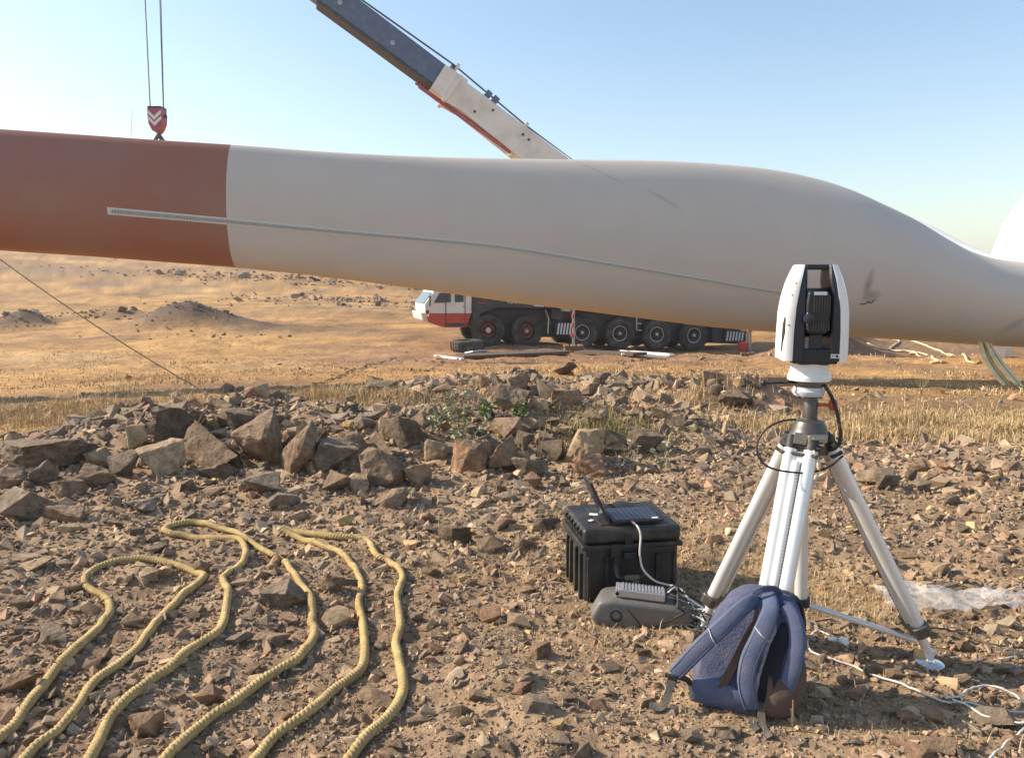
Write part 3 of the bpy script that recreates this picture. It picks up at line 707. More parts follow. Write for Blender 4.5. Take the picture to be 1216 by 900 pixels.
# the serrated strip stuck along the near face
STRIP = [(140, 250.5), (278, 263), (400, 275), (500, 284), (590, 293), (700, 311), (800, 328), (860, 339), (918, 349), (960, 356)]
def strip(name, half, mat, o0, x0=140, x1=960, parent=None):
    g = G(); n = 0
    for px in np.arange(x0, x1+1, 6):
        pc = interp(STRIP, px); wd = half*(1-.5*(px-140)/800)
        for s_ in (-1, 1):
            th = blade_th(px, pc+s_*wd)
            for o_ in (o0, -.02): g.v.append(tuple(blade_pt(px, th, o_)))
        n += 1
    for i in range(n-1):
        a = i*4; g.f += [(a, a+2, a+6, a+4), (a+1, a+5, a+7, a+3), (a, a+4, a+5, a+1), (a+2, a+3, a+7, a+6)]
    g.f += [(0, 1, 3, 2), (n*4-4, n*4-2, n*4-1, n*4-3)]
    return g.obj(name, mat, parent or blade)
tape_m = material('strip_tape', (.62, .6, .54), .6, var=.08)
ribm = material('strip_serration', (.38, .39, .36), .7, var=.1)
tape = strip('strip_tape', 4.4, tape_m, .006)
g = G(); px = 146.0
while px < 955:
    k = (1-.5*(px-140)/800); pc = interp(STRIP, px)
    a = blade_pt(px, blade_th(px, pc-2.0*k), .02); b = blade_pt(px, blade_th(px, pc+2.0*k), .02)
    g.sweep([a, b], [(-.012, -.014), (.012, -.014), (.012, .01), (-.012, .01)], up=(0, -1, 0)); px += 3.2
tag(g.obj('strip_serration', ribm, tape), kind='stuff')
# dents by the smudge
g = G(); g.tube([blade_pt(q[0], blade_th(q[0], q[1]), .004) for q in ((1001, 361), (1006, 361), (1009, 358), (1013, 360), (1015, 356))], .012, 6); g.obj('crack', M['dark_metal'], blade)
# lifting webbing round the root
g = G()
# ------------------------------------------------------------------ rotor hub and the next blade behind it
hc = gy(1322, 330, 19.5)
hub = thing('rotor_hub', tuple(hc), 'big glaring white turbine hub nose at the right border beside the blade root', 'rotor hub')
g = G(); Rh = 2.75
prof = [(-2.0, 1.9), (-1.7, 2.3), (-1.0, 2.65), (0, 2.8), (.9, 2.6), (1.7, 2.15), (2.3, 1.55), (2.8, .8), (3.0, .15)]
g.lathe(hc, (0.05, -.1, 1), [(h_*1.32 if h_ > 0 else h_, r_) for h_, r_ in prof], 56); g.obj('spinner', M['hub_white'], hub, smooth=True, sharp=50)
g = G(); pr = gy(1300, 363, axisY(1300)); g.rod(Vector(pr)+Vector((-.05, 0, 0)), Vector(hc)+Vector((-.4, 0, -.6)), 1.04, 1.1, 40); g.obj('root_socket', M['hub_white'], hub, smooth=True, sharp=50)
g = G()
# far blade bulge seen above the near blade root
b2 = thing('wind_turbine_blade', tuple(gy(1190, 330, 26)), 'sunlit white turbine blade showing as a thin bright sliver above the near blade root', 'turbine blade')
K = 32; secs = [(1010, 262, 44), (1040, 258, 60), (1070, 258, 75), (1090, 263, 80), (1102, 268, 82), (1127, 281, 80), (1150, 293, 74), (1168, 301, 68), (1190, 307, 64), (1260, 306, 62)]
for px, ty, hh in secs:
    Y = 24+(px-1010)*-.008; t = gy(px, ty, Y); b = gy(px, ty+hh, Y); c = (t+b)/2; Hh = (t[2]-b[2])/2
    for k in range(K):
        th = 2*math.pi*k/K; g.v.append((c[0], c[1]-.55*Hh*math.sin(th), c[2]+Hh*math.cos(th)))
for i in range(len(secs)-1): g.f += [(i*K+k, i*K+(k+1) % K, (i+1)*K+(k+1) % K, (i+1)*K+k) for k in range(K)]
g.f += [list(range(K))[::-1], list(range((len(secs)-1)*K, len(secs)*K))]
g.obj('blade_shell', M['hub_white'], b2, smooth=True, sharp=60)

# ------------------------------------------------------------------ sling, ropes and panels under the root
def gpath(pts, lift=.02, step=.05):
    w_ = [ground_at(*q) for q in pts]; sp = spline([(a[0], a[1], 0) for a in w_], step)
    return [(q[0], q[1], float(height(q[0], q[1]))+lift) for q in sp]
for j, (pts, wd, lab) in enumerate((
    ([(1166, 404), (1170, 420), (1180, 438), (1193, 454), (1205, 465), (1216, 472), (1240, 480)], .12, 'left yellow webbing sling of the pair curving down from the blade root'),
    ([(1172, 404), (1179, 418), (1190, 434), (1202, 448), (1213, 460), (1222, 466), (1245, 473)], .11, 'right yellow webbing sling of the pair curving down from the blade root'))):
    Yr = 16.5; pt = [gy(a, b, Yr-.25*i) for i, (a, b) in enumerate(pts)]
    t = thing('lifting_sling', tuple(pt[-1]), lab, 'sling', 'yellow slings under the blade root')
    g = G(); top = [pt[0]+np.array([-.02, .1, .5]), pt[0]+np.array([-.02, .05, .2])]
    g.sweep(spline(top+pt, .1), [(-wd, -.02), (wd, -.02), (wd, .02), (-wd, .02)], up=(.35, -.9, .2)); g.obj('strap', M['sling'], t)
    g = G(); g.sweep([Vector(p)+Vector((.0, -.028, 0)) for p in spline(top+pt, .1)], [(-wd*.12, -.008), (wd*.12, -.008), (wd*.12, .008), (-wd*.12, .008)], up=(.35, -.9, .2)); g.obj('stitch_line', M['thin_rope'], t)
for pts, lab in (([(1030, 408), (1045, 414), (1056, 416), (1074, 417), (1090, 423), (1110, 428), (1122, 430), (1105, 432)], 'pale rope lying in a kinked line on the red earth right of the tracker'),
                 ([(1080, 404), (1100, 411), (1120, 420), (1132, 423), (1150, 431), (1164, 430)], 'pale rope lying in one long slant toward the slings on the red earth'),
                 ([(1052, 402), (1062, 404), (1068, 406), (1060, 412), (1054, 416)], 'short pale rope bent at the blade edge right of the tracker'),
                 ([(1080, 421), (1100, 422), (1120, 422), (1132, 424)], 'short pale rope joining the two longer ropes on the red earth')):
    g = G(); g.tube(gpath(pts, .03, .3), .036, 6); tag(g.obj('ground_rope', M['pale_rope'], smooth=True), lab, 'rope', 'pale ropes on the ground under the blade')
p = ground_at(1186, 424)
t = thing('white_box', tuple(p), 'small bright white box standing on the ground behind the slings', 'box')
g = G(); g.box((p[0]-.12, p[1], p[2]+.22), (.5, .3, .5)); g.obj('body', M['bright'], t, bevel=.015)
g = G(); g.box((p[0]+.3, p[1]+.1, p[2]+.17), (.18, .25, .36)); g.obj('side_flap', M['bright'], t, bevel=.01)

# ------------------------------------------------------------------ truck crane
O_ = gy(580.4, 412, 30.5); Q_ = gy(825.6, 416.5, 33.0)
ex = Vector(Q_-O_).normalized(); ey = Vector((0, 0, 1)).cross(ex).normalized(); ez = ex.cross(ey).normalized()
def cl(px, py, y=0):
    """photo place -> local (x, z) on the crane plane at local depth y"""
    r = ray(px, py); o = Vector(O_)+ey*y; n_ = ey
    t = (o-Vector(EYEV)).dot(n_)/Vector(r).dot(n_); p = Vector(EYEV)+Vector(r)*t-Vector(O_)
    return p.dot(ex), p.dot(ez)
CM = Matrix((( ex.x, ey.x, ez.x, O_[0]), (ex.y, ey.y, ez.y, O_[1]), (ex.z, ey.z, ez.z, O_[2]), (0, 0, 0, 1)))
crane = thing('truck_crane', tuple(O_), 'six axle truck crane with white and red cab behind the blade, boom raised left', 'crane truck')
def P3(pts, y0, y1):                       # prism between two depths from photo outline
    g = G(CM); g.prism([(*[cl(a, b, y0)[0]], y0, cl(a, b, y0)[1]) for a, b in pts], (0, y1-y0, 0)); return g
def z2(a, b): return (480+a/5.527, 330+b/5.527)
WD = 2.6
# cab
lower = [z2(165, 236), z2(443, 236), z2(405, 325), z2(262, 326), z2(165, 290), z2(150, 262)]
upper = [z2(165, 235), z2(138, 225), z2(135, 172), z2(190, 95), z2(212, 40), z2(443, 40), z2(443, 235)]
cabu = P3(upper, 0, WD).obj('cab', M['crane_white'], crane, bevel=.03)
P3(lower, -.01, WD+.01).obj('cab_skirt', M['red_paint'], crane, bevel=.03)
P3([z2(108, 228), z2(163, 232), z2(163, 292), z2(120, 278)], .1, WD-.1).obj('bumper', M['crane_white'], crane, bevel=.03)
for a, nm in (([z2(196, 163), z2(232, 100), z2(270, 100), z2(270, 163)], 'side_window'), ([z2(277, 160), z2(277, 102), z2(306, 102), z2(306, 160)], 'side_window'), ([z2(333, 102), z2(390, 102), z2(390, 158), z2(333, 160)], 'side_window')):
    P3(a, -.025, .01).obj(nm, M['glass'], cabu)
P3([z2(272, 96), z2(276, 96), z2(276, 318), z2(270, 318)], -.02, .0).obj('door_seam', M['chassis'], crane)
P3([z2(398, 110), z2(402, 110), z2(402, 322), z2(398, 322)], -.02, .0).obj('door_seam', M['chassis'], crane)
ws = G(CM); q = [cl(*z2(133, 170)), cl(*z2(186, 98))]
ws.prism([(q[0][0]-.02, .15, q[0][1]), (q[1][0]-.02, .15, q[1][1]), (q[1][0]-.02, WD-.15, q[1][1]), (q[0][0]-.02, WD-.15, q[0][1])], (.03, 0, .02)); ws.obj('windscreen', M['glass'], cabu)
P3([z2(385, 186), z2(398, 186), z2(398, 192), z2(385, 192)], -.04, 0).obj('door_handle', M['steel'], cabu)
P3([z2(268, 298), z2(392, 298), z2(392, 318), z2(268, 318)], -.03, 0).obj('cab_step', M['chassis'], crane)
g = G(CM); a = cl(*z2(150, 222)); g.box((a[0], -.03, a[1]), (.12, .06, .12)); g.obj('headlight', M['glass'], crane)
g = G(CM); a = cl(*z2(180, 110)); g.tube([(a[0], 0, a[1]), (a[0]-.1, -.25, a[1]+.02), (a[0]-.1, -.3, a[1]-.15)], .02); g.box((a[0]-.12, -.3, a[1]-.25), (.05, .2, .4)); g.obj('mirror', M['chassis'], crane)
# deck and frame
P3([(561, 352), (561, 390), (572, 372), (590, 365.5), (656, 366.5), (900, 385), (900, 370), (650, 348), (570, 340)], .02, WD-.02).obj('deck', M['chassis'], crane, bevel=.02)
P3([(561, 366), (561, 385), (575, 398), (700, 402), (860, 408), (866, 386), (700, 368)], .55, WD-.55).obj('frame', M['chassis'], crane)
P3([(655, 366.6), (655, 378), (668, 380), (668, 368)], .1, .5).obj('tool_box', M['chassis'], crane)
P3([(846, 386), (846, 407), (884, 409), (884, 388)], .2, WD-.2).obj('rear_box', M['chassis'], crane, bevel=.02)
P3([(560, 362.4), (566, 362.4), (566, 368), (560, 368)], -.02, .01).obj('vent', M['rim_dark'], crane)
P3([(568, 359.2), (576, 359.2), (576, 360.8), (568, 360.8)], -.01, .02).obj('side_marker', M['red_paint'], crane)
# small pale lettering (unreadable at this size): stencil strokes, and a white plate
g = G(CM); lx = 603.5
for k, (wd_, hh) in enumerate(((1.6, 3.2), (2.2, 3), (2.0, 3), (2.2, 3), (2, 3), (2.2, 3), (2.2, 3.2))):
    a = cl(lx, 359.0); sx = wd_*.034; sz = hh*.034
    if k % 2: g.box((a[0]+sx/2, 0, a[1]), (sx*.35, .05, sz)); g.box((a[0]+sx/2, 0, a[1]+sz*.42), (sx, .05, sz*.2)); g.box((a[0]+sx/2, 0, a[1]-sz*.42), (sx, .05, sz*.2))
    else: g.box((a[0]+sx*.15, 0, a[1]), (sx*.35, .05, sz)); g.box((a[0]+sx*.55, 0, a[1]+sz*.4), (sx*.6, .05, sz*.2)); g.box((a[0]+sx*.55, 0, a[1]), (sx*.6, .05, sz*.2))
    lx += wd_+.55
g.obj('lettering', M['sticker'], crane)
P3([(634, 361.5), (646, 362.2), (646, 364.4), (634, 363.7)], -.02, .03).obj('white_plate', M['sticker'], crane)
for k, (a, b) in enumerate((((648, 368), (652, 379)), ((652, 379), (651, 396)), ((756.5, 374), (756.5, 392)))):
    g = G(CM); p0 = cl(*a); p1 = cl(*b); g.tube([(p0[0], .05, p0[1]), (p1[0], .05, p1[1])], .03, 6); g.obj('pipe', M['steel'], crane)
P3([(757, 383.4), (762, 383.8), (762, 385), (757, 384.6)], .03, .1).obj('step', M['steel'], crane)
P3([(757, 391.4), (762, 391.8), (762, 393), (757, 392.6)], .03, .1).obj('step', M['steel'], crane)
# hazard plates
def hazard(px0, px1, py0, py1, name='hazard_plate'):
    pl = P3([(px0, py0), (px1, py0+.6), (px1, py1+.6), (px0, py1)], -.03, .02).obj(name, M['chassis'], crane)
    x_ = px0+1
    while x_ < px1-2.5:
        P3([(x_+2.2, py0+.8), (x_+4.0, py0+.8), (x_+2.0, py1-.4), (x_+.2, py1-.4)], -.045, -.03).obj('stripe', M['sticker'], pl); x_ += 3.6
hazard(660, 678, 383, 397.5); hazard(861, 886, 391, 405)
# wheels
proto_w = None
for i, px in enumerate((580.4, 626.2, 692.4, 737.2, 781.2, 825.6)):
    xw, _ = cl(px, 400); rad = .665
    front = i < 2
    for side in ((0, 1) if True else (0,)):
        yc = .0 if side == 0 else WD
        sg = -1 if side == 0 else 1
        g = G(CM); o_ = (xw, yc-sg*.2 if False else (0.21 if side == 0 else WD-.21), rad)
        ax = (0, sg, 0)
        # rim (the wheel part), sub-parts tyre, ring, hub
        g.lathe(o_, ax, [(-.15, .33), (-.02, .33), (.0, .29), (-.03, .2), (.03, .16), (.09, .14)], 32)
        wh = g.obj('wheel', M['rim_red'] if front else M['rim_dark'], crane, smooth=True, sharp=35)
        g = G(CM); g.lathe(o_, ax, [(-.2, .34), (-.21, .5), (-.19, .62), (-.12, rad-.005), (.12, rad-.005), (.19, .62), (.21, .5), (.17, .36), (.1, .33)], 40, cap=False)
        for k in range(36):
            a = 2*math.pi*k/36; q = Quaternion((0, 1, 0), a)
            g.box(Vector(o_)+q @ Vector((0, 0, rad-.002)), (.055, .36, .03), q.to_matrix())
        g.obj('tyre', M['tyre'], wh)
        g = G(CM); g.lathe(o_, ax, [(.075, .35), (.1, .35), (.1, .30), (.075, .30), (.075, .35)] if not front else [(.03, .27), (.05, .27), (.05, .22), (.03, .22), (.03, .27)], 36, cap=False); g.obj('rim_ring', M['rim_white'] if not front else M['rim_red'], wh, smooth=True, sharp=35)
        g = G(CM); g.lathe(o_, ax, [(.06, .11 if i == 0 else .07), (.14, .1 if i == 0 else .06), (.16, .04)], 20); g.obj('hub', M['rim_white'], wh, smooth=True, sharp=35)
# outriggers
def outrigger(px, pt, pb, rr, hazard_=True):
    a = cl(px, pt, -1.6); b = cl(px, pb, -1.6)
    g = G(CM); g.rod((a[0], -1.6, a[1]), (b[0], -1.6, b[1]), rr, n=14); j = g.obj('outrigger_jack', M['steel'], crane, smooth=True, sharp=40)
    g = G(CM); g.box((a[0], -.6, a[1]-.05), (.22, 2.0, .2)); g.obj('outrigger_beam', M['chassis'], crane)
    g = G(CM); g.lathe((b[0], -1.6, b[1]-.02), (0, 0, 1), [(-.04, .28), (.02, .26), (.06, .12)], 20); g.obj('outrigger_foot', M['steel'], crane, smooth=True, sharp=40)
    return j, a, b
j1, a, b = outrigger(681, 366, 413, .055)
for f in (.14, .38, .62):
    g = G(CM); z_ = a[1]+(b[1]-a[1])*f; g.rod((a[0], -1.6, z_), (a[0], -1.6, z_-.16), .062, n=14); g.obj('red_band', M['red_paint'], j1)
j2, a, b = outrigger(889.5, 391, 418, .1)
g = G(CM); g.rod((a[0], -1.6, a[1]), (a[0], -1.6, a[1]-.12), .11, n=14); g.obj('red_band', M['red_paint'], j2)
g = G(CM); g.box((b[0]-.32, -1.6, b[1]+.2), (.3, .3, .45)); g.obj('outrigger_guard', M['red_paint'], crane, bevel=.04)
for pxx, pyy, lab in ((681, 418, 'stack of timber blocks under the striped crane jack by the third wheel'), (889, 421, 'timber block under the rear crane jack left of the tracker')):
    p = ground_at(pxx, pyy, 18); t = thing('timber_stack', tuple(p), lab, 'timber blocks', 'timber pads under the crane jacks')
    z_ = p[2]; n_l = 3 if pxx < 700 else 1
    for lay in range(n_l):
        for k in range(3 if pxx < 700 else 2):
            g = G()
            if lay % 2: g.box((p[0], p[1]+.2*k-.1, z_+.05), (.75-.08*lay, .17, .08))
            else: g.box((p[0]-.27+.27*k, p[1]+.1, z_+.05), (.2, .65, .08))
            g.obj('timber', M['timber'], t, bevel=.01)
        z_ += .088
# upper works (mostly hidden by the blade)
P3([(760, 330), (760, 372), (905, 380), (905, 335), (880, 322), (800, 322)], .5, WD-.5).obj('slewing_platform', M['crane_white'], crane, bevel=.04)
P3([(885, 330), (885, 372), (905, 372), (905, 330)], .1, WD-.1).obj('counterweight', M['crane_white'], crane, bevel=.05)
P3([(735, 322), (735, 366), (775, 366), (775, 318), (745, 318)], .0, .9).obj('operator_cab', M['crane_white'], crane, bevel=.04)
# boom
YB = 1.3
def bp(px, py, y=YB):
    a = cl(px, py, y); return (a[0], y, a[1])
def bslab(pts, hy, yc=YB):
    g = G(CM); g.prism([bp(a, b, yc-hy) for a, b in pts], (0, 2*hy, 0)); return g
base = bslab([(545, 91), (672.8, 186.5), (880, 345), (850, 372), (618.5, 188), (531, 118.5)], .48).obj('boom_base', M['crane_white'], crane, bevel=.02)
slope_u = (75-0)/(530-425)
inner = bslab([(529.5, 77.5), (515.5, 100.5), (378.5, 0), (100, -203.5), (118, -219), (424.5, -2)], .38).obj('boom_section', M['crane_blue'], crane, bevel=.015)
bslab([(378.5-1, 0-.4), (515.5-1, 100.5), (513, 103.0), (376, 2.4)], .41).obj('boom_lower_strip', M['chassis'], inner)  # thin black strip along the lower edge of the blue section
bslab([(118, -219), (100, -203.5), (88, -212), (92, -232), (108, -236)], .5).obj('boom_head', M['crane_blue'], crane, bevel=.02)
bslab([(529, 77), (549, 90.5), (529, 118), (512, 104)], .56).obj('boom_collar', M['crane_white'], crane, bevel=.02)
bslab([(546.5, 88.5), (551, 91), (529, 121), (525, 118.5)], .62).obj('collar_flange', M['crane_white'], crane, bevel=.01)
bslab([(551, 92), (556, 95.5), (545, 130), (527, 119.5)], .5).obj('collar_plate', M['crane_white'], crane)
bslab([(536, 77), (539, 76), (541.5, 80.5), (538, 82)], .2).obj('rope_guide', M['chassis'], crane)
for a in ((403.5, 3.5), (466, 51.5)):
    g = G(CM); c_ = bp(*a, y=YB-.38); g.lathe(c_, (0, -1, 0), [(0, .09), (.03, .09), (.03, .05), (.01, .05)], 16); g.obj('bolt_plate', M['steel'], inner)
g = G(CM); c_ = bp(563.5, 133, y=YB-.48); g.lathe(c_, (0, -1, 0), [(0, .13), (.04, .13), (.04, .06), (.005, .06)], 18); bs = g.obj('boss', M['crane_white'], base)
g = G(CM); g.lathe((c_[0], c_[1]-.02, c_[2]), (0, -1, 0), [(0, .058), (.01, .058)], 14); g.obj('hole', M['chassis'], bs)
for a in ((518.5, 98), (585.5, 131), (621, 160), (628, 166), (533, 92)):
    g = G(CM); c_ = bp(*a, y=YB-.5); g.lathe(c_, (0, -1, 0), [(-.04, .05), (.03, .05)], 10); g.obj('bolt', M['chassis'], base)
for a in ((579.5, 112.5), (588, 119)):
    g = G(CM); c_ = bp(*a); g.box(c_, (.26, .35, .24), Quaternion((0, 1, 0), R(37)).to_matrix()); g.obj('rope_pulley_box', M['crane_blue'], crane, bevel=.03)
for a in ((623.5, 150), (542, 81)):
    g = G(CM); c_ = bp(*a); g.box(c_, (.14, .3, .3), Quaternion((0, 1, 0), R(37)).to_matrix()); g.obj('rope_bracket', M['crane_white'], crane)
for off in (0, 1.3):
    g = G(CM); g.tube([bp(96, -236), bp(427, -1-off), bp(539, 78-off), bp(624, 149.5-off), bp(678, 188.5), bp(850, 325)], .018, 5); g.obj('boom_rope', M['dark_metal'], crane)
# pink folded jib lattice below
g = G(CM)
for y_ in (YB-.35, YB+.35):
    g.tube([bp(493, 99, y_), bp(552, 139, y_), bp(606, 178.5, y_)], .05, 6); g.tube([bp(497, 103.5, y_), bp(570, 156, y_), bp(606, 182, y_)], .05, 6)
for k in range(14):
    t_ = k/13; g.tube([bp(495+111*t_, 100+79*t_, YB-.35), bp(499+107*t_, 105+76*t_, YB+.35*(1 if k % 2 else -1))], .025, 5)
jib = g.obj('folded_jib', M['crane_pink'], crane)
for a, b in (((499, 101), (502, 94)), ((494, 99), (500, 93)), ((503, 104), (505, 97)), ((530, 121), (531, 126)), ((550, 135), (551, 140)), ((553, 131), (548, 137))):
    g = G(CM); g.tube([bp(*a), bp(*b)], .03, 5); g.obj('jib_strut', M['crane_pink'], jib)
bslab([(602, 176), (610, 174), (620, 188), (608, 183)], .3).obj('jib_bracket', M['crane_white'], crane)
# hook block with its ropes, hanging from the boom head
hb = Vector(gy(187.5, 143, 24.5)); kx = 24.5/F_PX
def hp(px, py, dy=0): return (hb.x+(px-187.5)*kx*1.0, hb.y+dy, hb.z-(py-143)*kx)
hook = thing('hook_block', tuple(hb), 'red crane hook block with white chevrons hanging on ropes above the red blade band', 'crane hook')
g = G(); g.prism([hp(179.3, 129, -.2), hp(195, 130, -.2), hp(195.5, 140, -.2), hp(194.5, 148, -.2), hp(191, 155, -.2), hp(187.5, 158, -.2), hp(183, 155.5, -.2), hp(179.5, 148, -.2), hp(178.6, 140, -.2)], (0, .4, 0)); g.obj('block', M['crane_pink'], hook, bevel=.02)
for dy in (0, 6.5):
    g = G()
    g.prism([hp(179.6, 132.5+dy, -.23), hp(187, 140+dy, -.23), hp(194.8, 133.5+dy, -.23), hp(195, 137+dy, -.23), hp(187, 144.5+dy, -.23), hp(179.3, 136+dy, -.23)], (0, .03, 0)); g.obj('chevron', M['sticker'], hook)
g = G(); g.box(hp(187.4, 130, 0), (15*kx, .42, 2*kx)); g.obj('top_plate', M['chassis'], hook)
for px in (178, 196.3):
    g = G(); g.lathe(hp(px, 139), (1, 0, 0), [(-.04, .05), (.04, .05)], 12); g.obj('pin', M['chassis'], hook)
g = G(); g.tube(spline([hp(187.5, 157), hp(188, 161), hp(190.5, 165), hp(190, 170), hp(185, 171), hp(182.5, 167)], .05), .06, 8); g.obj('hook', M['dark_metal'], hook)
for a, b in (((187, 158), (181, 167)), ((188.5, 158), (194.5, 167)), ((186, 160), (183, 168))):
    g = G(); g.tube([hp(*a), hp(*b)], .045 if a[0] < 188 else .022, 6); g.obj('shackle_leg', M['dark_metal'], hook)
for a, b in (((181, 0), (179.6, 130)), ((199, 0), (195, 131)), ((197.6, 0), (194.4, 131))):
    g = G(); ex_ = (a[0]+(a[0]-b[0])*1.3, a[1]-170)
    g.tube([hp(*ex_), hp(*a), hp(*b)], .014 if a[0] != 181 else .02, 5); g.obj('hoist_rope', M['dark_metal'], hook)
g = G(); g.tube([gy(157, 130, 14), gy(155.5, 165, 14.0)], .004, 5); tag(g.obj('thin_line', M['thin_rope']), 'hair thin upright wire on top of the red blade band left of the hook', 'wire')
# things on the ground by the crane
p = ground_at(554, 419, 18)
t = thing('spare_tyre', (p[0], p[1]+.6, p[2]), 'old tyre lying flat on the ground below the crane cab', 'tyre')
g = G(); tb = (p[0], p[1]+.6, p[2])
g.lathe(tb, (0, 0, 1), [(.02, .36), (.0, .5), (.04, .6), (.1, .62), (.34, .62), (.4, .58), (.43, .48), (.41, .36), (.3, .32), (.1, .32), (.02, .36)], 36, cap=False)
for k in range(30):
    q = Quaternion((0, 0, 1), 2*math.pi*k/30); g.box(Vector(tb)+Vector((0, 0, .22))+q @ Vector((.62, 0, 0)), (.03, .05, .3), q.to_matrix())
g.obj('tyre', M['tyre'], t)
def plank(a, b, wd, th, mat, lab, cat, name='plank', lift=0):
    p0 = ground_at(*a, 18); p1 = ground_at(*b, 18); z0 = p0[2]+lift; z1 = p1[2]+lift
    g = G(); g.sweep([(p0[0], p0[1], z0+th), (p1[0], p1[1], z1+th)], [(-wd/2, -th/2), (wd/2, -th/2), (wd/2, th/2), (-wd/2, th/2)]); return tag(g.obj(name, mat, bevel=.004), lab, cat)
plank((738, 419), (797, 424), .14, .08, M['bright'], 'longer white plank on the ground below the fourth crane wheel', 'plank')
plank((738, 422.5), (792, 426), .1, .06, M['bright'], 'nearer white plank beside the longer one below the crane', 'plank')
plank((517, 424.5), (549, 428.5), .12, .06, M['bright'], 'short white plank on the ground below the crane cab', 'plank')
plank((546, 426.5), (670, 421), .9, .1, M['earth'], 'long dark board lying along the ground under the front crane wheels', 'board', 'dark_board')
plank((690, 421), (760, 424), .7, .1, M['earth'], 'dark board lying under the middle crane wheels', 'board', 'dark_board')
p = ground_at(565, 420.5, 18); g = G(); g.prism([(p[0]-.4, p[1], p[2]+.03), (p[0]-.1, p[1]-.2, p[2]+.1), (p[0]+.35, p[1], p[2]+.12), (p[0]+.4, p[1]+.3, p[2]+.05), (p[0]-.2, p[1]+.4, p[2]+.03)], (0, .02, .04)); tag(g.obj('plastic_sheet', M['tracker_grey']), 'crumpled pale sheet beside the flat lying tyre', 'sheet')
# guy rope from the blade down to the rock bank, thin line on the ground
e = ground_at(246, 467); s0 = gy(-160, 180, 13.5)
m_ = lambda t_: tuple(np.array(s0)*(1-t_)+np.array(e)*t_-np.array([0, 0, .9*t_*(1-t_)]))
g = G(); g.tube([m_(k/20) for k in range(21)]+gpath([(250, 470), (275, 480)], .01), .0095, 6); tag(g.obj('guy_rope', M['thin_rope'], smooth=True), 'thin brown rope slanting down from the upper left to the straw at the rock bank', 'rope')
g = G(); g.tube(gpath([(330, 472), (372, 459), (400, 449), (430, 438), (470, 424)], .03, .2), .016, 6); tag(g.obj('tag_line', M['thin_rope'], smooth=True), 'thin dark line lying across the straw toward the crane cab', 'rope')

# ------------------------------------------------------------------ tripod
def clampg(p, lift=0): return np.array([p[0], p[1], H(p[0], p[1])+lift])
TC = np.array([1.205, 3.02, 0.0])                       # centre of the tripod on plan
FOOT = [clampg(gy(1104, 787, 3.0)), clampg([.885, 3.33, 0]), clampg([.935, 2.72, 0])]   # right, left, front
ZT = 1.0
tri = thing('tripod', (TC[0], TC[1], H(TC[0], TC[1])), 'heavy aluminium instrument tripod with black head, standing on the rubble behind the backpack', 'tripod')
g = G(); g.lathe((TC[0], TC[1], .965), (0, 0, 1), [(-.06, .05), (-.05, .08), (.02, .082), (.035, .07), (.055, .066), (.078, .055), (.085, .032), (.09, .028), (.18, .028), (.183, .026)], 32)
head = g.obj('tripod_head', M['dark_metal'], tri, smooth=True, sharp=35)
g = G(); g.box((TC[0], TC[1]-.08, .985), (.075, .03, .03)); g.box((TC[0], TC[1]-.092, .988), (.05, .02, .012)); g.obj('head_latch', M['steel'], head, bevel=.004)
g = G(); g.lathe((TC[0]+.025, TC[1]-.01, 1.11), (1, -.1, 0), [(0, .007), (.045, .007), (.046, .02), (.05, .023), (.068, .023), (.072, .018)], 18); g.obj('orange_knob', M['knob'], head, smooth=True, sharp=35)
